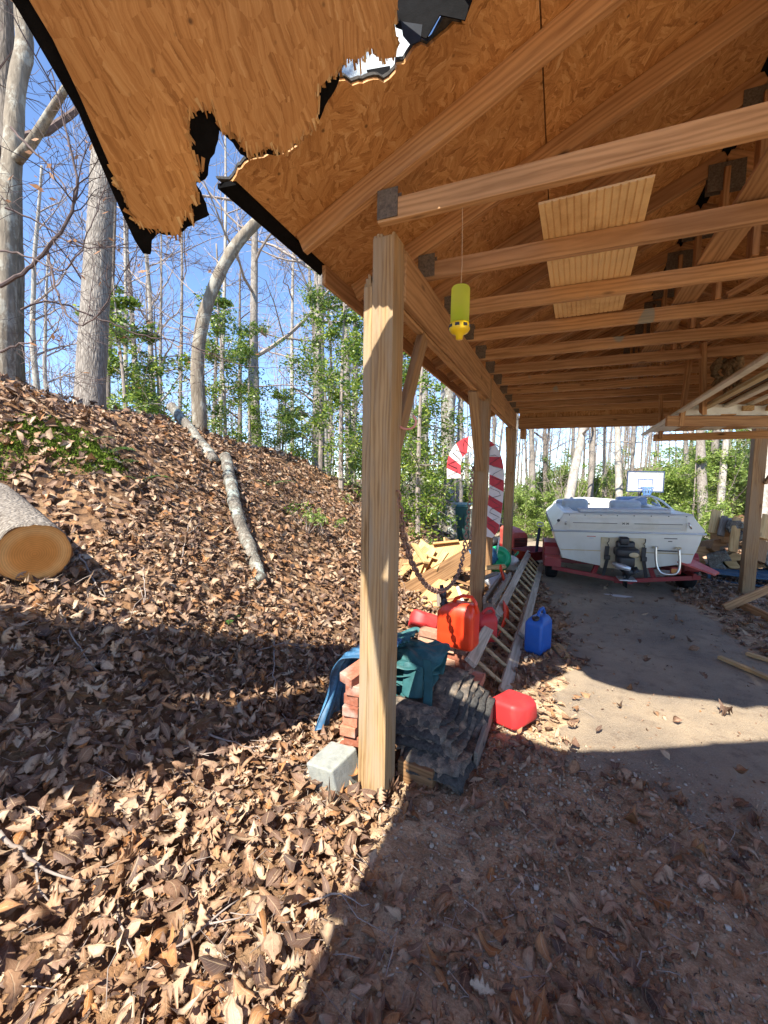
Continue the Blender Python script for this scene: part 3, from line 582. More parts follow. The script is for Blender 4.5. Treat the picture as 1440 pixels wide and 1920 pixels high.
# shingle heap
tag(timber('wood_block', (-.73, 2.06, .055), (-.53, 2.04, .055), .11, .12, M['dimwood']), 'short sawn wood block under the near end of the shingle heap', 'wood block')
tag(timber('wood_block', (-.74, 2.72, .09), (-.42, 2.70, .09), .10, .17, M['dimwood']), 'wood block in the shade under the far end of the shingle heap', 'wood block')
tag(timber('grey_board', (-.365, 2.25, .055), (-.35, 2.80, .09), .022, .11, M['grey']), 'grey board leaning along the right side of the shingle heap', 'board')
def shingle_sheet(i, n):
    u = np.linspace(0, 1, 22); w = np.linspace(-.5, .5, 10); U, Wd = np.meshgrid(u, w, indexing='ij'); r = np.random.RandomState(50+i)
    L = .74+.05*r.rand()-.012*i; y0 = 1.97+.013*i+.03*r.rand(); wd = .30+.03*r.rand(); xo = -.515-.0135*i+.012*(r.rand()-.5)
    X = xo+Wd*wd+.05*(U-.4); Y = y0+U*L+.01*np.sin(Wd*25+i)
    Z = .120+.0115*i+.07*U*U-.055*np.exp(-((U-.5)/.22)**2)+.012*np.sin(U*11+Wd*1.5)*(.3+i/n)+.004*np.sin(U*27+1+Wd*3)*(i/n)
    Z -= np.clip(.09-U, 0, 1)*.5*(1+.5*np.sin(i*1.9))+np.clip(Wd-.32, 0, 1)*.16*(1+np.sin(i*2.3+U*5))
    mb = MB(); X = X+.004*np.sin(U*9+i*3)+.004*r.randn(22, 1); Y = Y+.02*r.rand(22, 10)*(U < .03); mb.grid(np.stack([X, Y, Z], -1)); o = mb.build('roof_shingle', M['oldshingle' if i % 3 else 'shingle'], None, True)
    s = o.modifiers.new('solid', 'SOLIDIFY'); s.thickness = .006; return o
for i in range(15):
    o = shingle_sheet(i, 14)
    tag(o, 'curled weathered top shingle of the heap behind the near post' if i == 14 else ('lowest dark shingle lying on the wood blocks' if i == 0 else 'dark weathered shingle pressed inside the heap behind the near post'), 'shingle', 'shingles heaped behind the near post')
# canvas and tarp
def cloth(name, V, mat, label, cat, th=.004, parent=None, sub=1):
    mb = MB(); mb.grid(V); o = mb.build(name, mat, parent, True); s = o.modifiers.new('solid', 'SOLIDIFY'); s.thickness = th
    if sub: b = o.modifiers.new('sub', 'SUBSURF'); b.levels = b.render_levels = sub
    if label: tag(o, label, cat)
    return o
def serp(w, layers, gap, n=22):
    P = []
    for k in range(layers):
        xs = np.linspace(-w/2, w/2, n); xs = xs if k % 2 == 0 else xs[::-1]; wk = 1-.05*(k % 3)
        P += [(x*wk, -k*gap) for x in xs]
        if k < layers-1:
            e = w/2*wk if k % 2 == 0 else -w/2*wk
            P += [(e+math.copysign(gap*.55, e), -k*gap-gap*.5)]
    return np.array(P)
canvas_e = empty('folded_canvas', (-.72, 2.70, .25), 'bundle of folded teal canvas lying on the shingle heap behind the near post', 'canvas')
pr = serp(.46, 6, .028); s = np.linspace(0, 1, 34); r = np.random.RandomState(5)
V = np.zeros((34, len(pr), 3))
for i, u in enumerate(s):
    k = np.arange(len(pr)); yy = 2.42+.50*u
    V[i, :, 0] = -.93+pr[:, 0]*(1+.10*math.sin(3*u+1))+.03*np.sin(u*7+k*.15)+.16*(u-.5)*.6
    V[i, :, 1] = yy+.02*np.sin(k*.37+u*3)
    V[i, :, 2] = .43+pr[:, 1]*(1.0+.5*np.sin(u*5+1.4))+.02*np.sin(u*9+k*.1)+.018*np.sin(pr[:, 0]*16+u*5)+.009*np.sin(pr[:, 0]*43+u*17)+.007*np.sin(u*33+pr[:, 0]*9)-.05*(1-u)**2+.03*(pr[:, 0])
cloth('canvas', V, M['tarpteal'], None, None, .004, canvas_e)
a = np.linspace(0, 1, 12); st = []
for q in a:
    z = .47-.34*q**1.3; st.append([( -.74+.10*q+dx, 2.50-.24*q+.03*math.sin(q*5), z+.012*math.sin(q*8)) for dx in (-.03, -.01, .01, .03)])
cloth('strap', np.array(st), M['tarpdark'], None, None, .004, canvas_e)
st = [[(-.88+.035*j+.02*q, 2.47-.10*q+.02*math.sin(j*1.4+q*2), .44-.17*q) for j in range(5)] for q in a]
cloth('hanging_flap', np.array(st), M['tarpdark'], None, None, .004, canvas_e)
# blue tarp draped to the left
u = np.linspace(0, 1, 34); w = np.linspace(0, 1, 90); V = np.zeros((34, 90, 3))
for i, a_ in enumerate(u):
    for j, b_ in enumerate(w):
        ang = min(1, a_*1.6); x = -.95-.31*math.sin(ang*math.pi/2)-.03*a_ ; z = .50-.05*a_-max(0, a_-.35)*.62
        wr = .026*abs(math.sin(b_*17+2*a_))+.014*math.sin(b_*47+a_*7)
        V[i, j] = (x-wr*min(1, a_*2), 2.22+.46*b_+.05*math.sin(a_*4)-.05*a_+.03*math.sin(a_*11+b_*5), max(.05+.02*math.sin(b_*20), z+wr*.6*(1-a_)))
cloth('blue_tarp', V, M['tarpblue'], 'crumpled blue tarp hanging behind the brick column', 'tarp')
u = np.linspace(0, 1, 20); V = np.array([[(-.92-.30*a_, 2.60+.34*b_+.03*math.sin(a_*9), .50-.13*a_+.02*math.sin(b_*19+a_*6)+.012*math.sin(b_*41)) for b_ in np.linspace(0, 1, 18)] for a_ in u])
cloth('teal_tarp', V, M['tarpteal'], 'frayed teal tarp edge showing left of the near post above the blue tarp', 'tarp')
# fuel cans
def can(name, M4, sx, sy, sz, mat, label, cat='fuel can', handle=True, slope=.28, spout=None, rib=True):
    e = empty(name, M4.translation, label, cat); rings = []
    n = 6
    def ring(hx, hy, z, rr, off=0):
        out = []
        for cx, cy, a0 in ((1, 1, 0), (-1, 1, 90), (-1, -1, 180), (1, -1, 270)):
            for k in range(n+1):
                a = R_(a0+90*k/n); out.append((cx*(hx-rr)+rr*math.cos(a)+off, cy*(hy-rr)+rr*math.sin(a), z))
        return out
    hx, hy = sx/2, sy/2; rr = min(hx, hy)*.35
    for z, s_ in ((0, .86), (.012, .95), (.03, 1), (.30*sz, 1.0), (.34*sz, .985), (.38*sz, 1.0), ((1-slope)*sz, 1), ((1-slope*.75)*sz, .985), ((1-slope*.4)*sz, .86), ((1-slope*.12)*sz, .66), (sz, .5)):
        rings.append(ring(hx*(s_ if z > .5*sz else min(1, s_+.03)), hy*s_, z, rr*s_, (hx*(1-s_)*.55 if z > .5*sz else 0)))
    MB().loft(rings).build('body', mat, e, True, mw=M4)
    if handle:
        P = [(-.18*sx, 0, .92*sz), (-.08*sx, 0, 1.07*sz), (.12*sx, 0, 1.16*sz), (.34*sx, 0, 1.16*sz), (.46*sx, 0, 1.04*sz), (.485*sx, 0, .80*sz)]
        MB().tube(P, [.012, .014, .014, .014, .014, .016], 10).build('handle', mat, e, True, mw=M4)
    if not spout and slope < .25:
        MB().lathe([(.030, 0), (.034, .004), (.034, .03), (.028, .036)], 18).build('cap', M['black'], e, True, mw=M4@TR(-.26*sx, 0, .90*sz, 0, R_(-10)))
    if spout:
        m2 = M4@TR(-.38*sx, 0, .80*sz, 0, R_(spout))@Matrix.Scale(1.25, 4)
        MB().lathe([(.028, 0), (.03, .035), (.02, .04), (.017, .07), (.021, .075), (.024, .10), (.015, .115), (.012, .15)], 14).build('spout', M['black'], e, True, mw=m2)
        MB().lathe([(.032, -.012), (.033, .012), (.027, .014)], 16).build('collar', M['green'], e, True, mw=m2)
    return e
can('fuel_can', TR(-.70, 3.24, .298, 0, 0, R_(-8)), .30, .20, .35, M['orange'], 'bright orange red fuel can with black spout standing on the brick stack', spout=-12)
can('fuel_can', TR(-.315, 2.86, .085, R_(84), 0, R_(62)), .235, .165, .225, M['red'], 'dusty red fuel can lying on the leaves in front of the ladder', handle=False)
can('fuel_can', TR(-1.22, 3.95, .17, R_(62), R_(15), R_(20)), .27, .16, .24, M['red'], 'dull red can tipped over in the leaves left of the brick stack', handle=False)
can('fuel_can', TR(-.60, 3.95, .10, 0, 0, R_(40)), .2, .16, .26, M['red'], 'red can half hidden between the ladder and the orange fuel can')
can('water_can', TR(-.13, 4.15, .005, 0, 0, R_(70)), .26, .17, .34, M['blue'], 'blue plastic can standing by the ladder at the asphalt edge', 'water can', slope=.22)
tag(timber('wood_scrap', (.02, 4.35, .02), (.12, 4.05, .02), .09, .02, M['fresh']), 'pale board scrap lying beside the blue can', 'wood scrap')
# wooden ladder on its edge
lad = empty('wooden_ladder', (-.4, 5.5, 0), 'long grey wooden ladder lying on its side along the posts', 'ladder')
def lp(s, y):                       # s 0 lower rail .. 1 upper rail
    return Vector((-.315-.255*s+(.05*s+.0)*(y-3.2)/5+.02*(y-3.2)/5, y, .04+.185*s+.05*s*(y-3.2)/5))
dn = (lp(1, 4)-lp(0, 4)).normalized()
for s_ in (0, 1):
    timber('rail', lp(s_, 3.12), lp(s_, 5.9), .036, .095, M['ladder'], lad, dn)
    timber('rail', lp(s_, 4.3)+Vector((.028, 0, .03)), lp(s_, 8.05)+Vector((.028, 0, .03)), .034, .09, M['ladder'], lad, dn)
for i in range(16):
    y = 3.22+i*.305; o = Vector((.028, 0, .03)) if i > 8 else Vector((0, 0, 0))
    MB().tube([lp(0, y)+o, lp(.5, y)+o, lp(1, y)+o], .0165, 10).build('rung', M['rung'], lad, True)
# grey wooden stepladder behind it
g0 = pl(908, 1122, 0, -.66); g1 = pl(944, 1074, 0, -.66); sl_ = empty('stepladder', (g0[0], g0[1], 0), 'small grey wooden stepladder lying behind the long ladder', 'stepladder')
for dx in (0, .09): timber('rail', (g0[0]+dx, g0[1], g0[2]-.02), (g1[0]+dx, g1[1], g1[2]-.02), .03, .075, M['grey'], sl_)
for q in (.03, .25, .5, .75, .97):
    p = g0+(g1-g0)*q; timber('tread', (p[0]+.045, p[1], p[2]-.05), (p[0]+.045, p[1], .03), .12, .024, M['grey'], sl_, (0, 1, 0))
o = timber('orange_strip', pl(938, 1062, 0, -.60), pl(946, 1092, 0, -.60), .02, .05, M['orange'], None, (0, 1, 0)); tag(o, 'short orange plastic strip sticking up over the stepladder', 'plastic strip')
c = empty('leaf_rake', (-.52, 4.5, .1), 'orange plastic leaf rake head seen through the ladder rungs', 'rake')
for i in range(7): MB().tube([(-.50+.006*i, 4.2+.09*i, .07), (-.47, 4.35+.06*i, .2), (-.5, 4.5, .34)], .008, 6).build('tine', M['orange'], c, True)
# chain
chp = [(744, 922), (750, 965), (757, 1008), (766, 1040), (776, 1063), (788, 1084), (803, 1102), (820, 1110), (838, 1105), (852, 1090), (862, 1070), (868, 1045), (873, 1010), (879, 960), (884, 905), (888, 866)]
cp = [np.array(pl(x, y, 0, -.735-.145*i/15)) for i, (x, y) in enumerate(chp)]
def resample(P, step):
    P = np.array(P); 
    for _ in range(2):
        Q = [P[0]]
        for i in range(len(P)-1): Q += [P[i]*.75+P[i+1]*.25, P[i]*.25+P[i+1]*.75]
        P = np.array(Q+[P[-1]])
    d = np.concatenate([[0], np.cumsum(np.linalg.norm(np.diff(P, axis=0), axis=1))]); t = np.arange(0, d[-1], step)
    return np.stack([np.interp(t, d, P[:, i]) for i in range(3)], 1)
che = empty('steel_chain', cp[0], 'heavy rusty chain slung from the near post to the next post', 'chain')
lk = [(math.cos(a)*(.0155)+0, math.sin(a)*.0155) for a in np.linspace(0, 2*math.pi, 14, endpoint=False)]
LP = [(x+(.0135 if x > 0 else -.0135), y, 0) for x, y in lk]
link0 = None
def links(P, tot):
    global link0
    for i in range(len(P)-1):
        a, b = Vector(P[i]), Vector(P[i+1]); m = frame(a, b, (1, 0, .01) if i % 2 else (0, 0, 1)) if abs((b-a).normalized().x) < .9 else frame(a, b)
        if link0 is None: link0 = MB().tube(LP, .0062, 6, closed=True).build('link', M['rust'], che, True, mw=m)
        else:
            o = link0.copy(); COL.objects.link(o); place(o, m, che)
links(resample(cp, .0455), 0)
e2 = np.array(cp[-1]); links(resample([e2+(.02, .0, .02), e2+(.03, 0, -.4), e2+(.015, -.02, -.75), e2+(-.03, -.08, -1.0)], .0455), 0)
hk = [(737, 788), (745, 797), (758, 805), (772, 804), (780, 796), (780, 786), (774, 779)]
tag(MB().tube(resample([pl(x, y, 1, 1.95) for x, y in hk], .006), .0055, 8).build('utility_hook', plain('pink_coated_steel', (.62, .28, .25), .45), None, True), 'pink coated utility hook screwed into the near post', 'hook')
# insect trap
def clear(name, c, a):
    t = NT(name); t.fin(c, .25, .5); t.b.inputs['Alpha'].default_value = a; t.b.inputs['Emission Strength'].default_value = 0
    tr = t.n('BsdfTranslucent'); tr.inputs[0].default_value = (*c, 1); mx = t.n('MixShader'); mx.inputs[0].default_value = .7
    t.l(t.b.outputs[0], mx.inputs[1]); t.l(tr.outputs[0], mx.inputs[2]); t.l(mx.outputs[0], t.t.nodes['Material Output'].inputs[0]); return t.m
tp = pl(864, 537, 1, 1.80); tx = float(tp[0]); tzp = float(tp[2]); bot = float(pl(864, 637, 1, 1.80)[2]); H = tzp-bot
tr_ = empty('insect_trap', (tx, 1.80, bot), 'translucent yellow green insect trap hanging on a string under the first truss', 'insect trap'); tm = TR(tx, 1.80, bot)
MB().lathe([(.0385, .30*H), (.0385, .95*H), (.034, .985*H), (.012, H)], 32).build('tube', clear('trap_green', (.90, 1.0, .22), .30), tr_, True, mw=tm)
MB().lathe([(.030, .31*H), (.006, .66*H)], 24).build('inner_cone', clear('trap_cone', (.62, .80, .2), .8), tr_, True, mw=tm)
MB().lathe([(.004, 0), (.014, .01*H), (.016, .09*H), (.034, .13*H), (.043, .19*H), (.043, .27*H), (.040, .31*H)], 32).build('base_cap', M['trapyel'], tr_, True, mw=tm)
for i in range(8):
    a = i*math.pi/4; MB().box(-.009, .009, -.002, .002, 0, .012, tm@TR(.0425*math.cos(a), .0425*math.sin(a), .215*H, 0, 0, a+math.pi/2)).build('entry_slot', M['black'], tr_)
MB().tube([(tx, 1.80, bot+H), (tx+.003, 1.798, 2.5), (tx-.002, 1.795, 2.74)], .0012, 5).build('string', plain('string', (.5, .38, .24), .8), tr_)
# candy cane board
YC = 6.0; cl = [(851, 897), (850, 868), (858, 846), (874, 833), (893, 829), (911, 836), (925, 853), (931, 880), (931, 915), (928, 950), (923, 985), (917, 1008)]
C3 = resample([pl(x, y, 1, YC) for x, y in cl], .05); T = np.gradient(C3, axis=0); T /= np.linalg.norm(T, axis=1)[:, None]; N = np.stack([-T[:, 2], T[:, 1]*0, T[:, 0]], 1); hw = np.full(len(C3), .100); hw[-3:] = (.09, .07, .04)
Lc, Rc = C3+N*hw[:, None], C3-N*hw[:, None]
cane = empty('candy_cane', (float(C3[-1][0]), YC, 0), 'large plywood candy cane with red and white stripes behind the second post', 'decoration')
MB().sheet(list(Lc)+list(Rc[::-1]), (0, 1, 0), .02).build('board', M['whitecane'], cane)
nC = len(C3)
for i in range(1, nC-5, 6):
    li = [min(nC-1, i+k) for k in range(2, 6)]; ri = [min(nC-1, i+k-2) for k in range(2, 6)]
    MB().sheet([Lc[k]-(0, .003, 0) for k in li]+[Rc[k]-(0, .003, 0) for k in ri[::-1]], (0, 1, 0), .0055).build('stripe', M['redcane'], cane)
MB().tube([C3[k]+N[k]*.09*math.sin(k*1.9)-(0, .012, 0) for k in range(nC-2)], .004, 5).build('light_wire', M['black'], cane)
timber('stake', (C3[-1][0], YC+.05, -.05), (C3[-1][0], YC+.05, 1.0), .09, .04, M['dimwood'], cane, (0, 1, 0))
# bead board panel on the truss chords
px0, px1 = np.array((-.148, 2.05)), np.array((-.094, 3.48)); wv = .436
mb = MB(); n = 15
for i in range(n):
    a = wv*i/n; b = wv*(i+1)/n-.006
    for (u0, u1, z0) in ((a, b, 2.822), (b, b+.006, 2.826)): mb.box(u0, u1, 0, 1.43, z0, 2.832)
tag(mb.build('bead_board_panel', plain('bead_board', (.88, .64, .32), .55, .3, 0, .10, 4, 0, (.62, .38, .16)), None, mw=TR(px0[0], px0[1], 0, 0, 0, -math.atan2(px1[0]-px0[0], 1.43))), 'honey coloured grooved bead board panel lying across the truss chords', 'panel')
# torn insulation clump
rs = np.random.RandomState(4); mb = MB()
for i in range(9):
    c0 = pl(1345+45*rs.rand(), 650, 1, 4.75); L = .14+.24*rs.rand(); k = 7; ring = []
    P = [np.array((c0[0]+.02*math.sin(j*1.7+i), 4.75+.05*rs.randn(), 2.74-L*j/6)) for j in range(k)]
    mb.tube(P, [.012, .03, .03, .022, .02, .014, .004], 8)
tag(mb.build('insulation_clump', plain('old_insulation', (.26, .18, .10), .95, .1, 0, .6, 30, .9), None, True), 'ragged brown clump of insulation hanging between the trusses', 'insulation')
# long stock on the rack
def stock(p, q, w, h, mat, label, z=0, name='trim_board'):
    return tag(timber(name, p, q, w, h, mat), label, 'trim board', 'long boards stored on the rack')
zb = 2.36
names = ['white trim board leftmost in the bundle on the rack', 'cream trim board second from the left on the rack', 'narrow grey trim board in the middle of the rack bundle', 'white trim board lying on the others on the rack', 'yellowish trim board right of the bundle on the rack', 'white trim strip on edge at the top of the rack bundle', 'grey trim strip under the black pipe on the rack', 'cream strip just left of the black pipe on the rack', 'white strip just right of the black pipe on the rack', 'grey board right of the black pipe on the rack', 'short white trim board at the right of the rack bundle', 'cream trim board low at the right of the rack bundle', 'grey trim board at the far right of the rack bundle']
for i, nme in enumerate(names):
    x = 1.03+.05*i; z = zb+.03*(i % 4)-.065+.006*i
    stock((x+.03, 2.9+.22*(i % 3)+.12*max(0, i-6), z+.05), (x, 6.9-.15*(i % 2), z-.02), .05+.02*(i % 2), .022, M[('white', 'gelstain', 'grey')[i % 3]] if 'white' not in nme else M['white'], nme)
tag(MB().tube([(1.46, 2.6, 2.47), (1.42, 4.4, 2.44), (1.38, 6.2, 2.40)], .024, 12).build('black_pipe', M['black'], None, True), 'black plastic pipe lying along the boards on the rack', 'pipe')
tag(timber('white_board', pl(1283, 769, 1, 5.02), (2.42, 5.40, 2.33), .03, .105, M['white']), 'wide white board standing on edge along the front rack rail', 'board')
for i in range(9):
    o = timber('cut_block', (1.62+.10*i, 5.1, 2.30+.05*(i % 2)+.04), (1.64+.10*i, 5.5+.05*(i % 3), 2.30+.05*(i % 2)+.04), .085, .045, [M['fresh'], M['dimwood'], M['pale']][i % 3])
    tag(o, ['pale', 'brown', 'cream'][i % 3]+' wood offcut on the rack, '+['first', 'second', 'third', 'fourth', 'fifth', 'sixth', 'seventh', 'eighth', 'last'][i]+' from the left', 'wood offcut', 'offcuts on the storage rack')
# scrap lumber heap beside the second post
sc = [((752, 1118, 5.05), (884, 1040, 6.0), .24, .03, 'dimwood', 'wide brown plank sloping across the scrap heap'), ((746, 1080, 5.5), (800, 1028, 6.1), .10, .035, 'fresh', 'yellow board end at the left of the scrap heap'),
      ((776, 1020, 6.2), (800, 1055, 5.6), .09, .03, 'pale', 'short pale stick on the upper left of the scrap heap'), ((815, 1068, 5.5), (838, 1035, 5.9), .07, .03, 'pale', 'small pale offcut lying on the wide plank'),
      ((770, 1100, 5.3), (795, 1040, 5.9), .12, .03, 'fresh', 'tan board tilted against the wide plank'), ((795, 1040, 6.0), (830, 1050, 5.9), .10, .03, 'pale', 'cream offcut near the middle of the scrap heap'),
      ((838, 1010, 6.5), (842, 1040, 6.4), .20, .03, 'fresh', 'yellow plywood piece standing at the back of the scrap heap'), ((770, 1150, 4.95), (850, 1165, 4.9), .30, .02, 'fresh', 'yellow plywood offcut lying at the front of the scrap heap'),
      ((825, 1105, 5.0), (828, 1170, 4.9), .09, .04, 'grey', 'grey upright post stub in front of the scrap heap'), ((858, 1100, 5.0), (880, 1160, 4.8), .03, .03, 'white', 'thin whitish stick leaning at the front of the scrap heap'),
      ((870, 1068, 5.6), (948, 1062, 5.9), .09, .06, 'fresh', 'yellowish timber lying across behind the second post'), ((742, 1100, 5.4), (760, 1050, 5.9), .16, .03, 'dimwood', 'brown board end leaning at the far left of the scrap heap'),
      ((800, 1130, 5.1), (880, 1120, 5.2), .12, .03, 'dimwood', 'dark board low in the scrap heap'), ((812, 1020, 6.3), (860, 1015, 6.4), .14, .03, 'fresh', 'bright board lying at the top of the scrap heap'),
      ((905, 1085, 5.2), (930, 1075, 5.6), .07, .03, 'grey', 'grey board between the second post and the stepladder'), ((760, 1062, 5.9), (785, 1070, 5.7), .08, .03, 'pale', 'short cream block at the left of the scrap heap'),
      ((845, 1085, 5.35), (885, 1098, 5.2), .10, .025, 'dimwood', 'brown offcut under the end of the wide plank'), ((790, 1012, 6.4), (812, 1036, 6.2), .06, .03, 'pale', 'narrow pale stick crossing the top of the scrap heap')]
for a, b, w, h, mt, lb in sc:
    p = pl(a[0], a[1], 1, a[2]); q_ = pl(b[0], b[1], 1, b[2]); tag(timber('scrap_board', p, q_, w, h, M[mt], None, (0, .35, 1) if abs((q_-p)[2]) < .3 else (0, 1, 0), .002, .03 if rng.random() < .4 else 0), lb, 'scrap board', 'scrap boards heaped by the second post')
for cs, mt, lb in ((((750, 1112, 5.3), (806, 1022, 6.35), (884, 1012, 6.5)), 'fresh', 'large yellow plywood sheet tilted at the back of the scrap heap'), (((768, 1135, 5.0), (822, 1085, 5.5), (884, 1105, 5.3)), 'fresh', 'yellow plywood sheet tilted at the front of the scrap heap'), (((762, 1060, 5.75), (790, 1012, 6.3), (818, 1030, 6.1)), 'pale', 'pale plywood scrap on top of the large sheet')):
    q3 = [pl(x, y, 1, Y) for x, y, Y in cs]; q3.append(q3[0]+q3[2]-q3[1]); nq = np.cross(q3[1]-q3[0], q3[2]-q3[0]); nq /= np.linalg.norm(nq)
    ex_ = (q3[1]-q3[0])/np.linalg.norm(q3[1]-q3[0]); ey_ = np.cross(nq, ex_); mw_ = Matrix([[ex_[i], ey_[i], nq[i], q3[0][i]] for i in range(3)]+[[0, 0, 0, 1]])
    tag(MB().prism([(float(np.dot(v-q3[0], ex_)), float(np.dot(v-q3[0], ey_))) for v in q3], .015).build('plywood_sheet', M[mt], None, mw=mw_), lb, 'plywood')
for i in range(14):
    x = rng.uniform(-2.0, -.98); y = rng.uniform(4.9, 6.6); z = gz(x, y)+rng.uniform(.02, .22); a = rng.uniform(0, 3.14); L = rng.uniform(.15, .45); d = Vector((math.cos(a)*L, math.sin(a)*L, rng.uniform(-.05, .12)))
    tag(timber('scrap_board', (x, y, z), Vector((x, y, z))+d, rng.uniform(.04, .11), .02, M[rng.choice(['fresh', 'pale', 'dimwood', 'fresh'])]), 'small broken offcut strewn low in the scrap heap by the second post', 'scrap board', 'small offcuts strewn in the scrap heap')
# ================================================================== boat on its trailer
BO = pl(1180, 1085, 1, 7.0); BO[2] = 0; BA = R_(4)
BM = Matrix.Translation((BO[0]-.075*math.cos(BA), BO[1]-.10*math.sin(BA), 0))@Matrix.Rotation(BA, 4, 'Z')
BMB = BM@Matrix.Rotation(R_(-1.6), 4, 'Y')
bx_ = np.array(BM.to_3x3().col[0]); by_ = np.array(BM.to_3x3().col[1])
def bp(x, y, yl=0.0, M_=None):            # photo pixel on the plane yl metres ahead of the transom -> boat coordinates
    P0 = np.array(BM.translation)+by_*yl; P = onplane(x, y, P0, by_); v = (M_ or BMB).inverted()@Vector(P); return (v.x, yl, v.z)
boat = empty('motorboat', BM.translation, 'white open bow motorboat on a red trailer, stern towards the carport', 'boat')
def sec(y):
    f = y/5.2; w = .965*(1-max(0, (f-.45)/.55)**2.3); wc = .875*(1-max(0, (f-.3)/.7)**1.9)
    zk = .315+.55*max(0, (f-.45)/.55)**2.2; zc = .60+.38*max(0, (f-.3)/.7)**1.6; zr = .88+.16*f; return w, wc, zk, zc, zr
rings = []
for y in np.linspace(0, 5.15, 26):
    w, wc, zk, zc, zr = sec(y); w = max(w, .03); wc = min(max(wc, .02), w)
    rings.append([(-w, y, zr), (-w*.975, y, zr-.10), (-wc*1.02, y, zc+.03), (-wc, y, zc), (-wc*.955, y, zc-.135), (-wc*.5, y, (zk+zc-.135)/2), (0, y, zk), (wc*.5, y, (zk+zc-.135)/2), (wc*.955, y, zc-.135), (wc, y, zc), (wc*1.02, y, zc+.03), (w*.975, y, zr-.10), (w, y, zr)])
MB().loft(rings).build('hull', M['gel'], boat, True, mw=BMB, bevel=.03)
rings = []
for i, y in enumerate(np.concatenate([[-.03, 0, .05, .40, .42], np.linspace(.9, 5.1, 16)])):
    w, wc, zk, zc, zr = sec(max(0, y)); wt = max(.02, w-.135); zt = 1.155+.05*max(0, y)/5-(.02 if i == 0 else 0); dpt = 0 if y < .41 else (.42 if y < 3.9 else .02)
    g_ = .20 if wt > .3 else wt*.3
    rings.append([(-w, y, zr+.002), (-w-.012, y, zr+.05), (-wt-.03, y, zt-.06), (-wt, y, zt), (-wt+g_*.9, y, zt+.004), (-wt+g_, y, zt-dpt), (wt-g_, y, zt-dpt), (wt-g_*.9, y, zt+.004), (wt, y, zt), (wt+.03, y, zt-.06), (w+.012, y, zr+.05), (w, y, zr+.002)])
MB().loft(rings).build('deck', M['gel'], boat, True, mw=BMB, bevel=.03)
MB().tube([(-1.0, -.01, .885)]+[(-sec(y)[0]-.008, y, sec(y)[4]) for y in np.linspace(.02, 4.9, 20)], .016, 8).build('rub_rail', M['darktrim'], boat, True, mw=BMB)
MB().tube([(sec(y)[0]+.008, y, sec(y)[4]) for y in np.linspace(0, 4.9, 20)], .016, 8).build('rub_rail', M['darktrim'], boat, True, mw=BMB)
MB().tube([(-.99, -.035, .882), (.99, -.035, .882)], .014, 8).build('rub_rail', M['gelgrey'], boat, True, mw=BMB)
# recessed panel band on the stern with its dark line and oval badge
mb = MB()
mb.grid(np.array([[(x, -.042-.012*math.sin(math.pi*b), .93+.16*b) for x in np.linspace(-.74, .74, 12)] for b in np.linspace(0, 1, 6)])); mb.box(-.76, .76, -.034, -.028, .915, 1.11)
mb.build('stern_panel', M['gel'], boat, mw=BMB)
for a, b in ((-.70, -.11), (.11, .70)): MB().box(a, b, -.064, -.055, 1.008, 1.016).build('trim_line', M['darktrim'], boat, mw=BMB)
mb = MB().lathe([(.075, 0), (.075, .006), (.06, .010)], 28, TR(0, -.05, 1.012, R_(90))@Matrix.Diagonal((1.2, .62, 1, 1))); bd = mb.build('badge', M['gel'], boat, mw=BMB)
for dx, s_ in ((-.03, 1), (.022, -1)):
    mb = MB()
    for a in (35, -35): mb.box(-.02, .02, -.004, .004, -.004, .004, TR(dx, -.064, 1.012, 0, R_(a), 0))
    mb.build('badge_mark', M['black'], boat, mw=BMB)
MB().box(.40, .68, -.062, -.058, .955, .959).build('hull_stripe', M['gelgrey'], boat, mw=BMB)
for x0, x1, z, mt in ((-.50, -.38, .80, 'fadedred'), (-.47, -.41, .775, 'gelgrey'), (.50, .66, .80, 'darktrim'), (.55, .60, .76, 'darktrim')): MB().box(x0, x1, -.006, -.001, z, z+.012).build('hull_decal', M[mt], boat, mw=BMB)
for x in np.linspace(-.75, .75, 8): MB().lathe([(.008, 0), (.008, .004)], 8, TR(x, -.036, 1.125, R_(90))).build('snap', M['black'], boat, mw=BMB)
MB().tube([(-.80, -.075, .98), (-.80, -.09, 1.03)], .012, 8).build('cleat', M['chrome'], boat, True, mw=BMB); MB().tube([(.80, -.075, .96), (.76, -.09, 1.04)], .014, 8).build('cleat', M['chrome'], boat, True, mw=BMB)
MB().lathe([(.022, 0), (.022, .01)], 14, TR(-.90, -.06, 1.04, R_(80), 0, R_(-30))).build('light', M['black'], boat, mw=BMB)
MB().box(-.31, .27, -.012, -.001, .34, .80).build('drive_plate', M['gelstain'], boat, mw=BMB, bevel=.006)
MB().box(-.86, .86, -.004, -.001, .585, .600).build('hull_step', M['gelstain'], boat, mw=BMB)
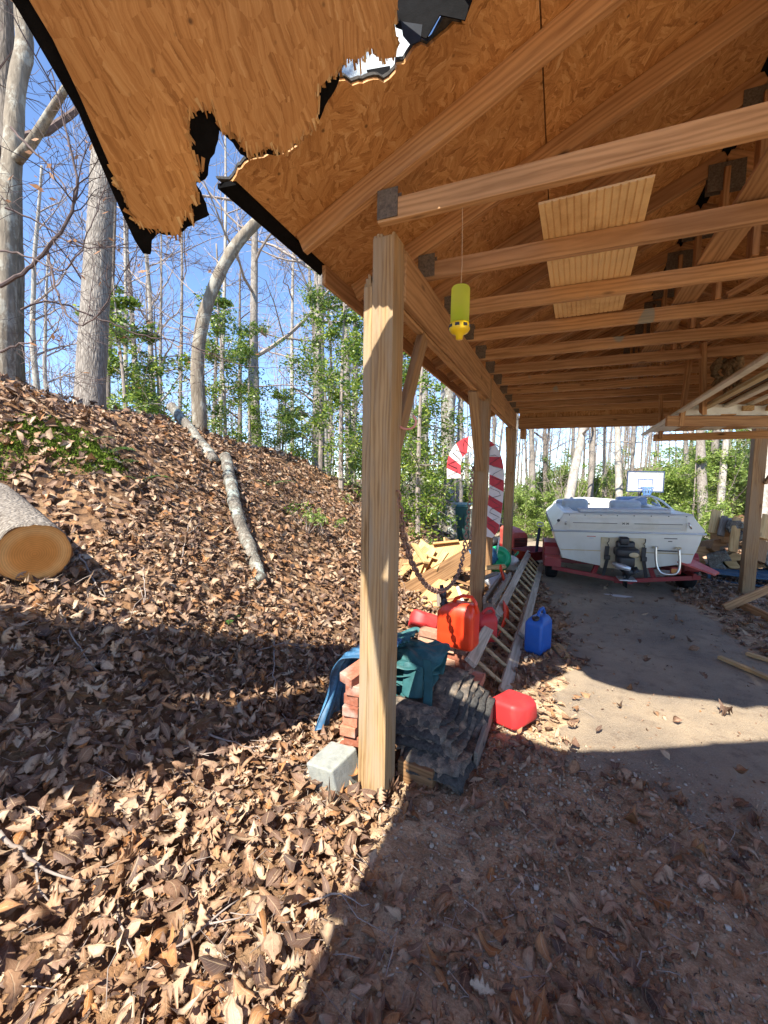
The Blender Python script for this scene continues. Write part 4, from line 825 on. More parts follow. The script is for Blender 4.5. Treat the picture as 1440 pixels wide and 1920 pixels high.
# stern drive
dr = empty('stern_drive', BMB@Vector((0, -.2, .5)), parent=boat)
def D(mb, n, mt='black', sm_=True): return mb.build(n, M[mt], dr, sm_, mw=BMB)
D(MB().rbox(.24, .10, .34, .03, TR(0, -.06, .42)), 'gimbal_housing'); D(MB().rbox(.13, .12, .12, .03, TR(-.02, -.07, .70)), 'horn')
D(MB().rbox(.30, .24, .13, .04, TR(-.01, -.20, .555)), 'upper_housing'); D(MB().rbox(.22, .22, .18, .05, TR(-.02, -.19, .40)), 'drive_body')
D(MB().lathe([(.03, 0), (.05, .004), (.052, .012), (.04, .016)], 24, TR(.06, -.325, .60, R_(90))@Matrix.Diagonal((1.2, .7, 1, 1))), 'emblem', 'gelstain')
P = [(.16, .10, .42), (.14, .09, .34), (.10, .06, .22), (.07, .03, .11)]
D(MB().loft([[(-.025, -.19+a, z), (0, -.19-a, z), (.025, -.19+a, z), (0, -.19+a+.03, z)] for a, w_, z in P]), 'lower_leg')
D(MB().tube([(-.16, -.16, .44), (-.10, -.30, .43), (.02, -.34, .40)], [.03, .045, .03], 10), 'trim_ram', 'alu'); D(MB().rbox(.22, .26, .02, .008, TR(0, -.20, .225)), 'cavitation_plate', 'alu')
D(MB().lathe([(.028, 0), (.055, .03), (.06, .12), (.045, .2)], 18, TR(.01, -.12, .345, R_(90))), 'propeller_hub')
for k in range(3):
    a = R_(20+120*k); V = [[((.04+.10*s_)*math.cos(a)+.05*t_*-math.sin(a)*(1-.4*s_), -.27+.03*t_, .345+(.04+.10*s_)*math.sin(a)+.05*t_*math.cos(a)*(1-.4*s_)) for t_ in (-1, 0, 1)] for s_ in (0, .5, 1)]
    o = D(MB().grid(np.array(V)), 'propeller_blade'); q_ = o.modifiers.new('s', 'SOLIDIFY'); q_.thickness = .006
for s_ in (-1, 1):
    e = empty('tie_down_strap', BMB@Vector((s_*.25, -.03, .6)), parent=boat); x = s_*.235+.01
    MB().tube(resample([(x+.02, -.02, .79), (x+.02, -.035, .74), (x-.012, -.035, .715), (x+.018, -.035, .69), (x+.004, -.03, .66)], .01), .006, 6).build('hook', M['black'], e, True, mw=BMB)
    MB().box(-.028, .028, -.012, .006, -.20, 0, TR(x+.002*s_, -.04, .67, 0, R_(4))).build('webbing', M['black'], e, mw=BMB)
    MB().rbox(.075, .05, .07, .012, TR(x, -.045, .47)).build('ratchet', M['black'], e, mw=BMB); MB().box(-.022, .022, -.008, .008, -.26, 0, TR(x, -.045, .48, R_(6), R_(s_*-10))).build('webbing', M['black'], e, mw=BMB)
P = [(.39, -.05, .70), (.39, -.06, .55), (.40, -.07, .42), (.44, -.08, .33), (.50, -.08, .305), (.60, -.08, .305), (.66, -.08, .33), (.685, -.07, .42), (.68, -.06, .55), (.67, -.05, .68)]
bl_ = empty('boarding_ladder', BMB@Vector((.53, -.06, .5)), parent=boat)
MB().tube(resample(P, .02), .017, 10).build('loop', M['chrome'], bl_, True, mw=BMB); MB().box(.40, .66, -.05, -.03, .625, .64).build('bracket', M['black'], bl_, mw=BMB)
for x in (.39, .67): MB().box(x-.03, x+.03, -.05, -.001, .665, .69).build('hinge', M['gelstain'], bl_, mw=BMB)
# windscreen, seats, consoles
ws = empty('windscreen', BMB@Vector((0, 2, 1.2)), parent=boat)
def wt_(px, yl=2.0, rr=.02, mt='alu', nm='frame_bar'): MB().tube(resample([bp(x, y, yl) for x, y in px], .05), rr, 8).build(nm, M[mt], ws, True, mw=BMB)
wt_([(1152, 950), (1180, 939), (1205, 930), (1222, 930), (1240, 938), (1256, 952), (1268, 962)]); wt_([(1222, 930), (1236, 945), (1242, 958)], 2.0, .014)
wt_([(1060, 948), (1074, 932)], 1.9, .03, 'gelgrey'); wt_([(1058, 950), (1071, 938)], 1.88, .014, 'black'); wt_([(1070, 943), (1108, 945)], 2.2, .02, 'black'); wt_([(1222, 942), (1242, 952)], 1.9, .02, 'bluegrey')
MB().rbox(.42, .40, .30, .06, TR(-.52, 1.6, 1.0)).build('seat', M['gelgrey'], boat, True, mw=BMB); MB().rbox(.46, .36, .28, .06, TR(.28, 1.5, 1.0)).build('seat', M['gelgrey'], boat, True, mw=BMB)
MB().rbox(.5, .3, .42, .06, TR(.52, 2.2, .9)).build('console', M['bluegrey'], boat, True, mw=BMB); MB().rbox(.5, .3, .36, .06, TR(-.55, 2.3, .9)).build('console', M['gelgrey'], boat, True, mw=BMB)
MB().rbox(1.2, .34, .06, .02, TR(0, .24, 1.155)).build('sun_pad', M['gelgrey'], boat, True, mw=BMB)
# trailer
trl = empty('boat_trailer', BM.translation, 'red boat trailer with step fenders carrying the white motorboat', 'trailer')
def bar(p, q, w=.05, h=.062, nm='frame_bar', mt='redpaint'):
    L = (Vector(q)-Vector(p)).length; MB().box(-L/2, L/2, -w/2, w/2, -h/2, h/2).build(nm, M[mt], trl, mw=BM@frame(p, q), bevel=.004)
bar((-.98, .10, .26), (-.10, .02, .17)); bar((.10, .02, .17), (.98, .10, .28)); bar((-.12, .02, .165), (.12, .02, .165), .07, .09)
for s_ in (-1, 1):
    bar((s_*.90, .05, .30), (s_*.72, 4.2, .34)); bar((s_*.72, 4.2, .34), (0, 6.6, .42)); bar((s_*.82, .9, .40), (s_*.12, .75, .27)); bar((s_*.40, .06, .22), (s_*.34, .08, .40), .05, .06); bar((s_*.5, .3, .36), (s_*.46, 3.0, .42), .09, .05, 'bunk', 'tarpdark')
bar((-.95, .75, .27), (.95, .75, .27), .07, .07)
bar((0, 4.0, .38), (0, 6.6, .42), .08, .09, 'tongue')
for s_ in (-1, 1):
    we = empty('wheel', BM@Vector((s_*.96, .62, .27)), parent=trl); m = BM@TR(s_*.96, .62, .272, 0, R_(90))
    MB().lathe([(.15, -.085), (.24, -.09), (.265, -.07), (.272, -.03), (.272, .03), (.265, .07), (.24, .09), (.15, .085)], 36).build('tyre', M['tyre'], we, True, mw=m)
    MB().lathe([(.02, -.03), (.12, -.03), (.15, -.07), (.155, .07), (.12, .02), (.02, .02)], 28).build('rim', M['alu'], we, True, mw=m)
# left fender: raised cover with flat step plate behind; right fender: bent outward
MB().loft([[(-1.10, y, .24), (-1.10, y, z), (-.86, y, z), (-.86, y, .24)] for y, z in ((.28, .56), (.34, .62), (.90, .62), (1.0, .54))]).build('fender', M['redpaint'], trl, mw=BM, bevel=.012)
mb = MB(); mb.box(-1.09, -.86, -.02, .29, .40, .43)
for i in range(7): mb.box(-1.07+.028*i, -1.06+.028*i, 0, .27, .43, .436)
mb.build('step_plate', M['fadedred'], trl, mw=BM); MB().box(-1.09, -.86, -.026, -.016, .30, .43).build('fender_skirt', M['redpaint'], trl, mw=BM)
MB().loft([[(.84, y, .30), (.84, y, z), (1.02, y, z-.02), (1.04, y, .32)] for y, z in ((.30, .54), (.36, .60), (.9, .60), (1.0, .54))]).build('fender', M['redpaint'], trl, mw=BM, bevel=.012)
mb = MB().sheet([(.60, .02, .50), (.86, .34, .52), (1.18, .05, .36), (1.06, -.14, .36)], (0, 0, 1), .025); o = mb.build('step_plate', M['fadedred'], trl, mw=BM); tag(o, 'bent step plate hanging down on the right side')
MB().rbox(.13, .05, .10, .02, TR(.66, .05, .31)).build('tail_lamp', M['fadedred'], trl, mw=BM); MB().box(.60, .68, .015, .025, .33, .39).build('reflector', plain('amber_lens', (.75, .35, .10), .3), trl, mw=BM)
# ================================================================== basketball hoop down the drive
hc = dep(1210, 903, 14.6); hx, hy, hz = map(float, hc); hb = empty('basketball_hoop', (hx, hy, gz(hx, hy)), 'portable basketball hoop with clear backboard beyond the boat', 'basketball hoop', None, R_(8))
HM = TR(hx, hy, hz, 0, 0, R_(8)); W2, H2 = .545, .33
acr = NT('acrylic'); acr.fin((.85, .9, .95), .1, .5); acr.b.inputs['Alpha'].default_value = .28
MB().box(-W2, W2, 0, .02, -H2, H2).build('backboard', acr.m, hb, mw=HM)
def hbox(nm, mt, *b): MB().box(*b).build(nm, M[mt], hb, mw=HM)
mb = MB()
for b in ((-W2-.03, W2+.03, -.015, .035, H2, H2+.035), (-W2-.03, W2+.03, -.015, .035, -H2-.035, -H2), (-W2-.03, -W2, -.015, .035, -H2, H2), (W2, W2+.03, -.015, .035, -H2, H2)): mb.box(*b)
mb.build('backboard_frame', plain('navy_frame', (.04, .06, .12), .5), hb, mw=HM)
mb = MB(); i_ = .05
for b in ((-W2+i_, W2-i_, H2-.06, H2-.035), (-W2+i_, W2-i_, -H2+.035, -H2+.06), (-W2+i_, -W2+.075, -H2+.06, H2-.06), (W2-.075, W2-i_, -H2+.06, H2-.06), (-.27, -.235, -H2+.06, H2-.06), (.235, .27, -H2+.06, H2-.06)): mb.box(b[0], b[1], -.006, -.001, b[2], b[3])
mb.build('white_lines', M['whitecane'], hb, mw=HM)
mb = MB()
for b in ((-.23, .23, .07, .09), (-.23, .23, -.25, -.23), (-.23, -.21, -.23, .07), (.21, .23, -.23, .07)): mb.box(b[0], b[1], -.006, -.001, b[2], b[3])
mb.build('target_square', plain('navy_lines', (.05, .10, .28), .5), hb, mw=HM)
MB().tube([(.19*math.cos(a), -.25+.19*math.sin(a), -.20) for a in np.linspace(0, 2*math.pi, 24, endpoint=False)], .011, 8, closed=True).build('rim', plain('rim_blue', (.03, .16, .5), .4), hb, True, mw=HM)
mb = MB()
for k in range(12):
    a = k*math.pi/6
    for s_ in (-1, 1): mb.tube([(.19*math.cos(a), -.25+.19*math.sin(a), -.21), (.14*math.cos(a+s_*.26), -.25+.14*math.sin(a+s_*.26), -.34), (.10*math.cos(a), -.25+.10*math.sin(a), -.5)], .006, 4)
mb.build('net', plain('net_blue', (.10, .25, .55), .8), hb, mw=HM)
gzb = gz(hx, hy)-hz
MB().tube([(0, .55, gzb+.1), (0, .50, -.1)], .05, 12).build('pole', M['black'], hb, True, mw=HM); MB().tube([(0, .50, -.25), (0, .05, .05)], .03, 8).build('arm', M['black'], hb, True, mw=HM); MB().tube([(0, .50, -.5), (0, .05, -.15)], .03, 8).build('arm', M['black'], hb, True, mw=HM)
MB().rbox(.75, 1.0, .16, .05, TR(0, .8, gzb)).build('base', M['black'], hb, mw=HM)
# ================================================================== things left of the boat
mw0 = pl(968, 1070, 1, 8.9); MO = TR(float(mw0[0])-.12, 9.0, 0, 0, 0, R_(35))@Matrix.Scale(.66, 4)
mo = empty('lawn_mower', MO.translation, 'old riding mower with faded red hood behind the ladder end', 'mower')
def mz(y): return float(pl(968, y, 1, 8.9)[2])
hz0, hz1 = .42, .88
MB().loft([[(-.24, y, .40), (-.25, y, z-.07), (-.18, y, z), (.18, y, z), (.25, y, z-.07), (.24, y, .40)] for y, z in ((-.50, .70), (-.46, .86), (-.1, .95), (.35, .98))]).build('hood', M['fadedred'], mo, mw=MO, bevel=.02)
mb = MB()
for i in range(6): mb.box(-.2, .2, -.53, -.505, .44+.045*i, .462+.045*i)
mb.build('grille', M['black'], mo, mw=MO); MB().rbox(.5, 1.3, .14, .04, TR(0, .3, .28)).build('frame', M['redpaint'], mo, mw=MO)
MB().rbox(.44, .40, .10, .04, TR(.02, .95, .75)).build('seat', M['black'], mo, True, mw=MO); MB().rbox(.42, .10, .36, .04, TR(.02, 1.14, .82)).build('seat_back', M['black'], mo, True, mw=MO)
MB().tube([(.18*math.cos(a), .55+.18*math.sin(a)*.8, 1.08+.1*math.sin(a)) for a in np.linspace(0, 6.283, 24, endpoint=False)], .016, 8, closed=True).build('steering_wheel', M['black'], mo, True, mw=MO)
for x, y, r in ((-.34, -.3, .18), (.34, -.3, .18), (-.36, .95, .25), (.36, .95, .25)): MB().lathe([(.05, -.07), (r*.9, -.075), (r, -.04), (r, .04), (r*.9, .075), (.05, .07)], 24).build('wheel', M['tyre'], mo, True, mw=MO@TR(x, y, r, 0, R_(90)))
# wagon
wg0 = pl(985, 1075, 2, 0.0); wx, wy = -.42, 8.25; WM = TR(wx, wy, 0, 0, 0, R_(-30))@Matrix.Scale(.8, 4); wg = empty('garden_wagon', (wx, wy, 0), 'small red garden wagon with an upright black pull handle', 'wagon')
rings = []
for z, s_ in ((.20, .80), (.22, .84), (.40, 1.0), (.42, 1.06), (.42, .98), (.25, .80)): rings.append([(sx*s_*.30, sy*s_*.42, z) for sx, sy in ((-1, -.8), (-.8, -1), (.8, -1), (1, -.8), (1, .8), (.8, 1), (-.8, 1), (-1, .8))])
MB().loft(rings).build('tub', M['redpaint'], wg, True, mw=WM)
for x in (-.27, .27):
    for y in (-.28, .28): MB().lathe([(.02, -.03), (.09, -.035), (.105, -.015), (.105, .015), (.09, .035), (.02, .03)], 18).build('wheel', M['tyre'], wg, True, mw=WM@TR(x, y, .105, 0, R_(90)))
hp = [pl(1004, 1048, 1, 8.1), pl(1008, 1015, 1, 8.15), pl(1012, 990, 1, 8.2)]; MB().tube(hp, .028, 10).build('handle', plain('navy_steel', (.03, .04, .07), .5), wg, True)
c_ = pl(1013, 983, 1, 8.2); MB().tube([c_+(.06*math.cos(a), 0, .035*math.sin(a)) for a in np.linspace(0, 6.283, 16, endpoint=False)], .011, 6, closed=True).build('grip', M['alu'], wg, True)
# plastic clutter by the third post
p = pl(932, 1062, 1, 6.8); e = MB().lathe([(.03, -.22), (.15, -.20), (.20, -.10), (.21, 0), (.20, .08), (.16, .17), (.10, .20), (.09, .17)], 26, TR(float(p[0]), 6.8, float(p[2])+.12, R_(70), 0, R_(20))).build('plastic_tub', M['green'], None, True); tag(e, 'shiny green plastic tub lying by the third post', 'tub')
for px, py, Y, sx, mt, lb, nm in ((908, 1040, 6.5, .20, 'tarpblue', 'blue patterned plastic bag behind the second post', 'plastic_bag'), (955, 1055, 7.0, .16, 'whitecane', 'white plastic bag in front of the red wagon', 'plastic_bag'), (882, 1050, 6.3, .20, 'tarpblue', 'bright blue tarp scrap behind the scrap heap', 'tarp_scrap'), (935, 1092, 5.8, .18, 'gelgrey', 'pale crumpled plastic sheet beside the stepladder', 'plastic_sheet'), (918, 1018, 7.8, .18, 'black', 'black crumpled bag behind the second post', 'plastic_bag')):
    p = pl(px, py, 1, Y); n1, n2 = 14, 18; r = np.random.RandomState(int(px)); V = np.zeros((n1, n2, 3))
    for i in range(n1):
        for j in range(n2):
            th = math.pi*i/(n1-1); ph = 2*math.pi*j/(n2-1); rr = sx*(1+.16*math.sin(3*ph+i*.8)*math.sin(th)+.10*math.sin(7*ph+i*2.1)*math.sin(th)); V[i, j] = p+np.array((rr*math.sin(th)*math.cos(ph), rr*math.sin(th)*math.sin(ph)*.8, .75*rr*math.cos(th)))
    tag(MB().grid(V).build(nm, M[mt], None, True), lb, nm.split('_')[-1])
o = MB().tube([pl(931, 1040, 1, 6.6), pl(937, 1006, 1, 6.65)], .012, 8).build('white_pipe', M['white'], None, True); tag(o, 'thin white pipe standing by the third post', 'pipe')
o = timber('hinge_arm', pl(963, 1045, 1, 7.6), pl(972, 1035, 1, 7.65), .04, .06, M['green'], None, (0, 1, 0)); o.name = 'garden_tool'; tag(o, 'small green handled garden tool lying in the red wagon', 'garden tool')
# utility boxes at the foot of the bank
def ubox(px0, px1, pyt, pyb, Y, mt, label, d=.7):
    a = pl(px0, pyb, 1, Y); b = pl(px1, pyb, 1, Y); t_ = pl((px0+px1)/2, pyt, 1, Y)[2]; g = min(a[2], gz((a[0]+b[0])/2, Y))-.1
    e = empty('utility_box', ((a[0]+b[0])/2, Y+d/2, g), label, 'utility box'); w = b[0]-a[0]; m = TR((a[0]+b[0])/2, Y+d/2, g)
    MB().rbox(w, d, t_-g-.05, .02, m).build('cabinet', M[mt], e, mw=None); MB().loft([[(-w/2-.02, -d/2-.02, t_-g-.06), (w/2+.02, -d/2-.02, t_-g-.06), (w/2+.02, d/2, t_-g-.06), (-w/2-.02, d/2, t_-g-.06)], [(-w/2, -d/2+.04, t_-g), (w/2, -d/2+.04, t_-g), (w/2, d/2, t_-g+.03), (-w/2, d/2, t_-g+.03)]]).build('lid', M[mt], e, mw=m)
    for x in (-w*.25, w*.25): MB().box(x-.004, x+.004, -d/2-.006, -d/2-.001, .15, (t_-g)*.8).build('door_seam', M['black'], e, mw=m)
ubox(838, 879, 946, 1003, 11.6, 'utilgreen', 'dark green utility cabinet at the end of the leafy bank'); ubox(880, 893, 950, 1005, 11.2, 'utilpale', 'pale beige utility cabinet beside the dark green one', .4); ubox(819, 833, 962, 978, 14.5, 'utilmint', 'small mint green utility box beyond the bank', .5)
tag(timber('black_pipe', pl(795, 988, 1, 9.5), pl(842, 1004, 1, 9.0), .08, .08, M['black']), 'black corrugated pipe end poking over the bank', 'pipe')
# ================================================================== firewood, pallets and lumber at the right
split_mat = [M['fresh'], M['pale'], M['grey'], M['dimwood']]
def firewood(x, y, z, L, r, rot, tilt, mat, label):
    k = rng.choice([5, 6, 7]); pr = [(r*rng.uniform(.75, 1.1)*math.cos(a), r*rng.uniform(.75, 1.1)*math.sin(a)) for a in np.linspace(.2, .2+rng.uniform(2.6, 5.4), k)]+[(0, 0)]
    o = MB().prism(pr, L).build('firewood_log', mat, None, mw=TR(x, y, z)@Matrix.Rotation(rot, 4, 'Z')@Matrix.Rotation(R_(90)+tilt, 4, 'X'), bevel=.008); return tag(o, label, 'log', 'split firewood on the pallets')
cols = ['tan', 'grey barked', 'cream', 'brown', 'weathered grey']; spots = []
for row in range(4):
    for i in range(8-row): spots.append((2.42+.24*i+.12*row, 9.35-.05*row, .26+.21*row))
for i, (x, y, z) in enumerate(spots):
    c = i % 5; firewood(x+rng.uniform(-.04, .04), y+rng.uniform(-.1, .1), z+rng.uniform(-.03, .05), rng.uniform(.38, .5), rng.uniform(.12, .19), R_(rng.uniform(-25, 25)), R_(rng.uniform(-12, 12)), [M['beam'], M['barklich'], M['pale'], M['dimwood'], M['grey']][c], cols[c]+' split log in the '+['bottom', 'second', 'third', 'top'][0 if i < 8 else 1 if i < 15 else 2 if i < 21 else 3]+' row of the woodpile')
for i, (px, py0, py1, Y, w, mt, lb) in enumerate(((1336, 1000, 956, 8.9, .16, 'pale', 'tall pale log slab standing up at the left end of the woodpile'), (1352, 1004, 968, 8.8, .14, 'grey', 'grey slab leaning on the woodpile beside the tall pale one'), (1375, 1035, 970, 8.6, .18, 'fresh', 'large split slab with brown heart leaning at the front of the woodpile'), (1432, 1010, 965, 8.4, .16, 'fresh', 'yellow split log leaning right of the right post'), (1420, 1052, 1012, 8.3, .2, 'dimwood', 'dark log end standing right of the right post'))):
    a = pl(px, py0, 1, Y); b = pl(px+8, py1, 1, Y+.15); L_ = np.linalg.norm(b-a)
    pr = [(w*.5*math.cos(q)*rng.uniform(.7, 1.1), w*.5*math.sin(q)*rng.uniform(.8, 1.1)) for q in np.linspace(.1, 3.3, 7)]+[(-w*.1, -w*.12)]
    fm = frame(a, b, (0, 1, 0)); tag(MB().prism(pr, L_, Matrix.Translation((-L_/2, 0, 0))@Matrix(((0, 0, 1, 0), (1, 0, 0, 0), (0, 1, 0, 0), (0, 0, 0, 1)))).build('firewood_log', M[mt], None, mw=fm, bevel=.01), lb, 'log')
def pallet(px, py, Y, rz, mt, label):
    p = pl(px, py, 1, Y); z0 = max(0, gz(p[0], Y))+.012; e = empty('pallet', (p[0], Y, z0), label, 'pallet', None, rz); m = TR(p[0], Y, z0, 0, 0, rz)
    for i in range(6): MB().box(-.55, .55, -.5+.175*i, -.5+.175*i+.125, .12, .138).build('deck_board', M[mt], e, mw=m)
    for y in (-.49, -.05, .40): MB().box(-.55, .55, y, y+.09, 0, .018).build('bottom_board', M[mt], e, mw=m)
    for x in (-.54, -.02, .50): MB().box(x, x+.04, -.5, .5, .019, .119).build('stringer', M[mt], e, mw=m)
pallet(1326, 1062, 9.35, R_(4), 'beam', 'weathered brown pallet under the left end of the woodpile'); pallet(1400, 1078, 8.75, R_(-12), 'bluepaint', 'blue painted pallet behind the right post')
tag(timber('lumber_board', pl(1358, 1140, 2, .05), pl(1500, 1078, 1, 6.75), .035, .10, M['truss']), 'brown board with one end raised in front of the right post', 'board')
tag(timber('lumber_board', pl(1383, 1130, 2, .08), pl(1500, 1185, 2, .03), .038, .10, M['truss']), 'brown board lying under the raised one at the right edge', 'board')
tag(timber('pale_strip', pl(1349, 1232, 2, .03), pl(1500, 1296, 2, .03), .05, .03, M['pale']), 'pale wood strip lying on the asphalt, longer and nearer one', 'wood strip'); tag(timber('pale_strip', pl(1400, 1225, 2, .03), pl(1500, 1256, 2, .03), .05, .03, M['pale']), 'pale wood strip lying on the asphalt, shorter and farther one', 'wood strip')
MBx = MB(); r = np.random.RandomState(3); ring = []
MBx.add([(*(pl(1160, 1117, 2, .008)+np.array((.16*math.cos(a)*(1+.3*math.sin(3*a)), .06*math.sin(a), 0))),) for a in np.linspace(0, 6.283, 18, endpoint=False)], [tuple(range(18))])
o = MBx.build('white_rag', M['whitecane'], None); q_ = o.modifiers.new('s', 'SOLIDIFY'); q_.thickness = .012; tag(o, 'flattened white rag on the asphalt behind the boat', 'rag')
# ================================================================== the leafy bank
def wob(P, amt, seed):
    r = np.random.RandomState(seed); P = np.array(P, float); P[1:-1] += r.randn(len(P)-2, 3)*amt; return P
# sawn log, lower left
ca = dep(65, 1047, 2.62); ca = ca+(0, 0, .03); fa = ca+np.array((-.9, .25, .17))*2
ax = (fa-ca)/np.linalg.norm(fa-ca); lg = empty('sawn_log', (ca[0], ca[1], ca[2]-.2), 'thick sawn log on the bank with its orange cut face showing', 'log')
P = [ca+ax*(.0+.12*i) for i in range(16)]; mb = MB(); r = np.random.RandomState(8); n = 40; an = np.linspace(0, 2*math.pi, n, endpoint=False)
u_ = np.cross(ax, (0, 0, 1)); u_ /= np.linalg.norm(u_); w_ = np.cross(ax, u_); prof = .196*(1+.03*np.sin(2*an+1)+.025*np.sin(5*an)+.02*r.randn(n)); rings = [[p+u_*prof[k]*math.cos(an[k])*(1+.012*r.randn())+w_*prof[k]*math.sin(an[k])*(1+.012*r.randn()) for k in range(n)] for p in P]
mb.loft(rings).build('bark', M['bark'], lg, True)
t = NT('cut_end_grain'); tc = t.n('TexCoord'); wv_ = t.n('TexWave', wave_type='RINGS', rings_direction='Z'); wv_.inputs['Scale'].default_value = 26; wv_.inputs['Distortion'].default_value = 1.2; t.l(tc.outputs['Object'], wv_.inputs['Vector'])
nn = t.noise(t.co(rnd=False), 9, 6, .7); ln = t.n('VectorMath', operation='LENGTH'); t.l(tc.outputs['Object'], ln.inputs[0])
col = t.ramp(ln.outputs['Value'], [(0, (.60, .27, .07)), (.11, (.66, .31, .085)), (.15, (.72, .42, .16)), (.185, (.66, .34, .11)), (.195, (.14, .07, .035))]); col = t.mix(.26, col, t.ramp(wv_.outputs['Fac'], [(0, (.5, .45, .4)), (1, (1.15, 1.1, 1.05))]), 'MULTIPLY'); col = t.mix(.5, col, t.ramp(nn, [(.3, (.7, .65, .6)), (.7, (1.2, 1.15, 1.1))]), 'MULTIPLY'); t.bump(nn, .4, .006); cutm = t.fin(col, .85, .15)
rz_ = Matrix(((u_[0], w_[0], ax[0], ca[0]), (u_[1], w_[1], ax[1], ca[1]), (u_[2], w_[2], ax[2], ca[2]), (0, 0, 0, 1)))
MB().add([(prof[k]*.985*math.cos(an[k]), prof[k]*.985*math.sin(an[k]), -.004) for k in range(n)]+[(0, 0, -.007)], [(k, n, (k+1) % n) for k in range(n)]).build('cut_face', cutm, lg, mw=rz_)
# fallen lichen covered trunk, two pieces
def onb(x, y, lift): p = gnd(x, y); p[2] = gz(p[0], p[1])+lift; return p
Pt = [onb(488, 1100, .06), onb(468, 1040, .07), onb(447, 990, .08), onb(436, 940, .09), onb(428, 895, .09), onb(422, 866, .09)]
e = tag(MB().tube(resample(Pt, .08)+np.random.RandomState(1).randn(*resample(Pt, .08).shape)*.006, np.linspace(.066, .078, len(resample(Pt, .08))), 14).build('lichen_log', M['barklich'], None, True), 'lichen covered trunk lying down the leafy bank, lower piece', 'log')
q0 = gnd(402, 872); tD = float(np.dot(q0-CAM, fw)); q0[2] += .05; Pu = [q0, dep(380, 835, tD+.25), dep(352, 800, tD+.45), dep(332, 775, tD+.6), dep(318, 757, tD+.7)]
Ru = resample(Pu, .07); tag(MB().tube(Ru+np.random.RandomState(2).randn(*Ru.shape)*.008, np.linspace(.08, .068, len(Ru)), 14).build('lichen_log', M['barklich'], None, True), 'broken lichen covered trunk piece sticking up over the bank crest', 'log')
c0 = onb(30, 722, .03); tag(MB().tube([c0+(-.25, -.1, .05), c0, c0+(.25, .2, 0)], .10, 14).build('stump', M['barkbeech'], None, True), 'short weathered log end on the bank crest at the left edge', 'log')
p_ = gnd(612, 440) if False else None
mossm = plain('moss', (.06, .11, .012), .95, .1, 0, .5, 40, 1.0)
def tufts(name, spots, mat, kind, label, n=900, h=.03, rad=.2, blade=.004):
    mb = MB(); r = np.random.RandomState(len(spots)*7+n)
    for (x, y), R in spots:
        g_ = gnd(x, y)
        for _ in range(int(n*R)):
            a = r.rand()*6.283; d = rad*R*math.sqrt(r.rand()); px, py = g_[0]+d*math.cos(a), g_[1]+d*math.sin(a)*1.6; z = gz(px, py)+.02+.05*max(0, 1-d/(rad*R)); b = blade*(.6+r.rand()); v = r.randn(3)*h*.5; v[2] = abs(v[2])+h*.5; s_ = r.randn(2)*b
            mb.add([(px-s_[0], py-s_[1], z), (px+s_[0], py+s_[1], z), (px+v[0], py+v[1], z+v[2])], [(0, 1, 2)])
    o = mb.build(name, mat, None); tag(o, label, name, None, kind); return o
tufts('moss', [((85, 815), 1.0), ((118, 825), 1.0), ((145, 845), .8), ((165, 860), 1.1), ((190, 870), .8), ((18, 870), .7), ((60, 820), .7)], island_mat('moss_leaf', [(0, (.05, .09, .01)), (1, (.16, .22, .03))], .9, .1, .2, False), 'stuff', 'bright green moss on the leafy bank near the left trunk', 750, .022, .2, .007)
def fern(px, py, s, label, nf=7, spread=1.0, seed=1):
    g_ = gnd(px, py); r = np.random.RandomState(seed); mb = MB()
    for k in range(nf):
        a = r.rand()*6.283; L = s*(.7+.5*r.rand()); d = np.array((math.cos(a), math.sin(a), 0)); side = np.array((-d[1], d[0], 0))
        for j in range(1, 18):
            t_ = j/18; c_ = g_+d*L*t_*spread+np.array((0, 0, .03+L*.75*t_*(1-t_*.8))); w_ = L*.17*math.sin(math.pi*min(1, t_*.9+.12))
            for q in (-1, 1):
                b = c_+side*q*w_+d*.02*L+np.array((0, 0, -.01)); m_ = (c_+b)/2
                mb.add([c_, m_+d*L*.022, b, m_-d*L*.022], [(0, 1, 2, 3)])
    tag(mb.build('fern', M['fern'], None), label, 'fern')
fern(205, 855, .30, 'dark green fern beside the moss on the bank', 8, 1, 3); fern(228, 878, .26, 'fern just right of the moss patch', 6, 1, 4); fern(262, 908, .24, 'drooping fern lowest of those on the left bank', 5, 1.1, 5); fern(172, 832, .22, 'small fern above the moss on the bank', 5, 1, 6); fern(508, 915, .34, 'fern beside the fallen trunk near the bank crest', 6, 1, 7); fern(430, 1172, .16, 'tiny fern sprig in the leaves below the fallen trunk', 4, 1, 8)
def leafcloud(mb, C, R, n, size, r, flat=.6):
    d = r.randn(n, 3); d /= np.linalg.norm(d, axis=1)[:, None]; P = np.asarray(C)+d*np.asarray(R)*(r.rand(n, 1)**.45)
    a = r.randn(n, 3); a[:, 2] *= flat; a /= np.linalg.norm(a, axis=1)[:, None]; b = np.cross(a, r.randn(n, 3)); b /= np.linalg.norm(b, axis=1)[:, None]+1e-9
    s = size*(.6+.8*r.rand(n, 1)); V = np.stack([P-a*s, P+b*s*.42, P+a*s, P-b*s*.42], 1).reshape(-1, 3)
    k = mb.n; mb.v.append(V); mb.n += len(V); mb.f.extend([(k+4*i, k+4*i+1, k+4*i+2, k+4*i+3) for i in range(n)])
def sapling(px, py, h, label, mat='bright', seed=1, n=90, size=.028):
    g_ = gnd(px, py); r = np.random.RandomState(seed); e = empty('sapling', g_, label, 'plant'); mb = MB(); lf = MB()
    for k in range(5):
        d = np.array((r.randn()*.4, r.randn()*.4, 1)); d /= np.linalg.norm(d); P = [g_, g_+d*h*.5, g_+d*h+r.randn(3)*.03]; mb.tube(P, [.005, .004, .002], 4); leafcloud(lf, g_+d*h*.85, h*.3, n//5, size, r)
    mb.build('stem', M['twig'], e); lf.build('leaves', M[mat], e)
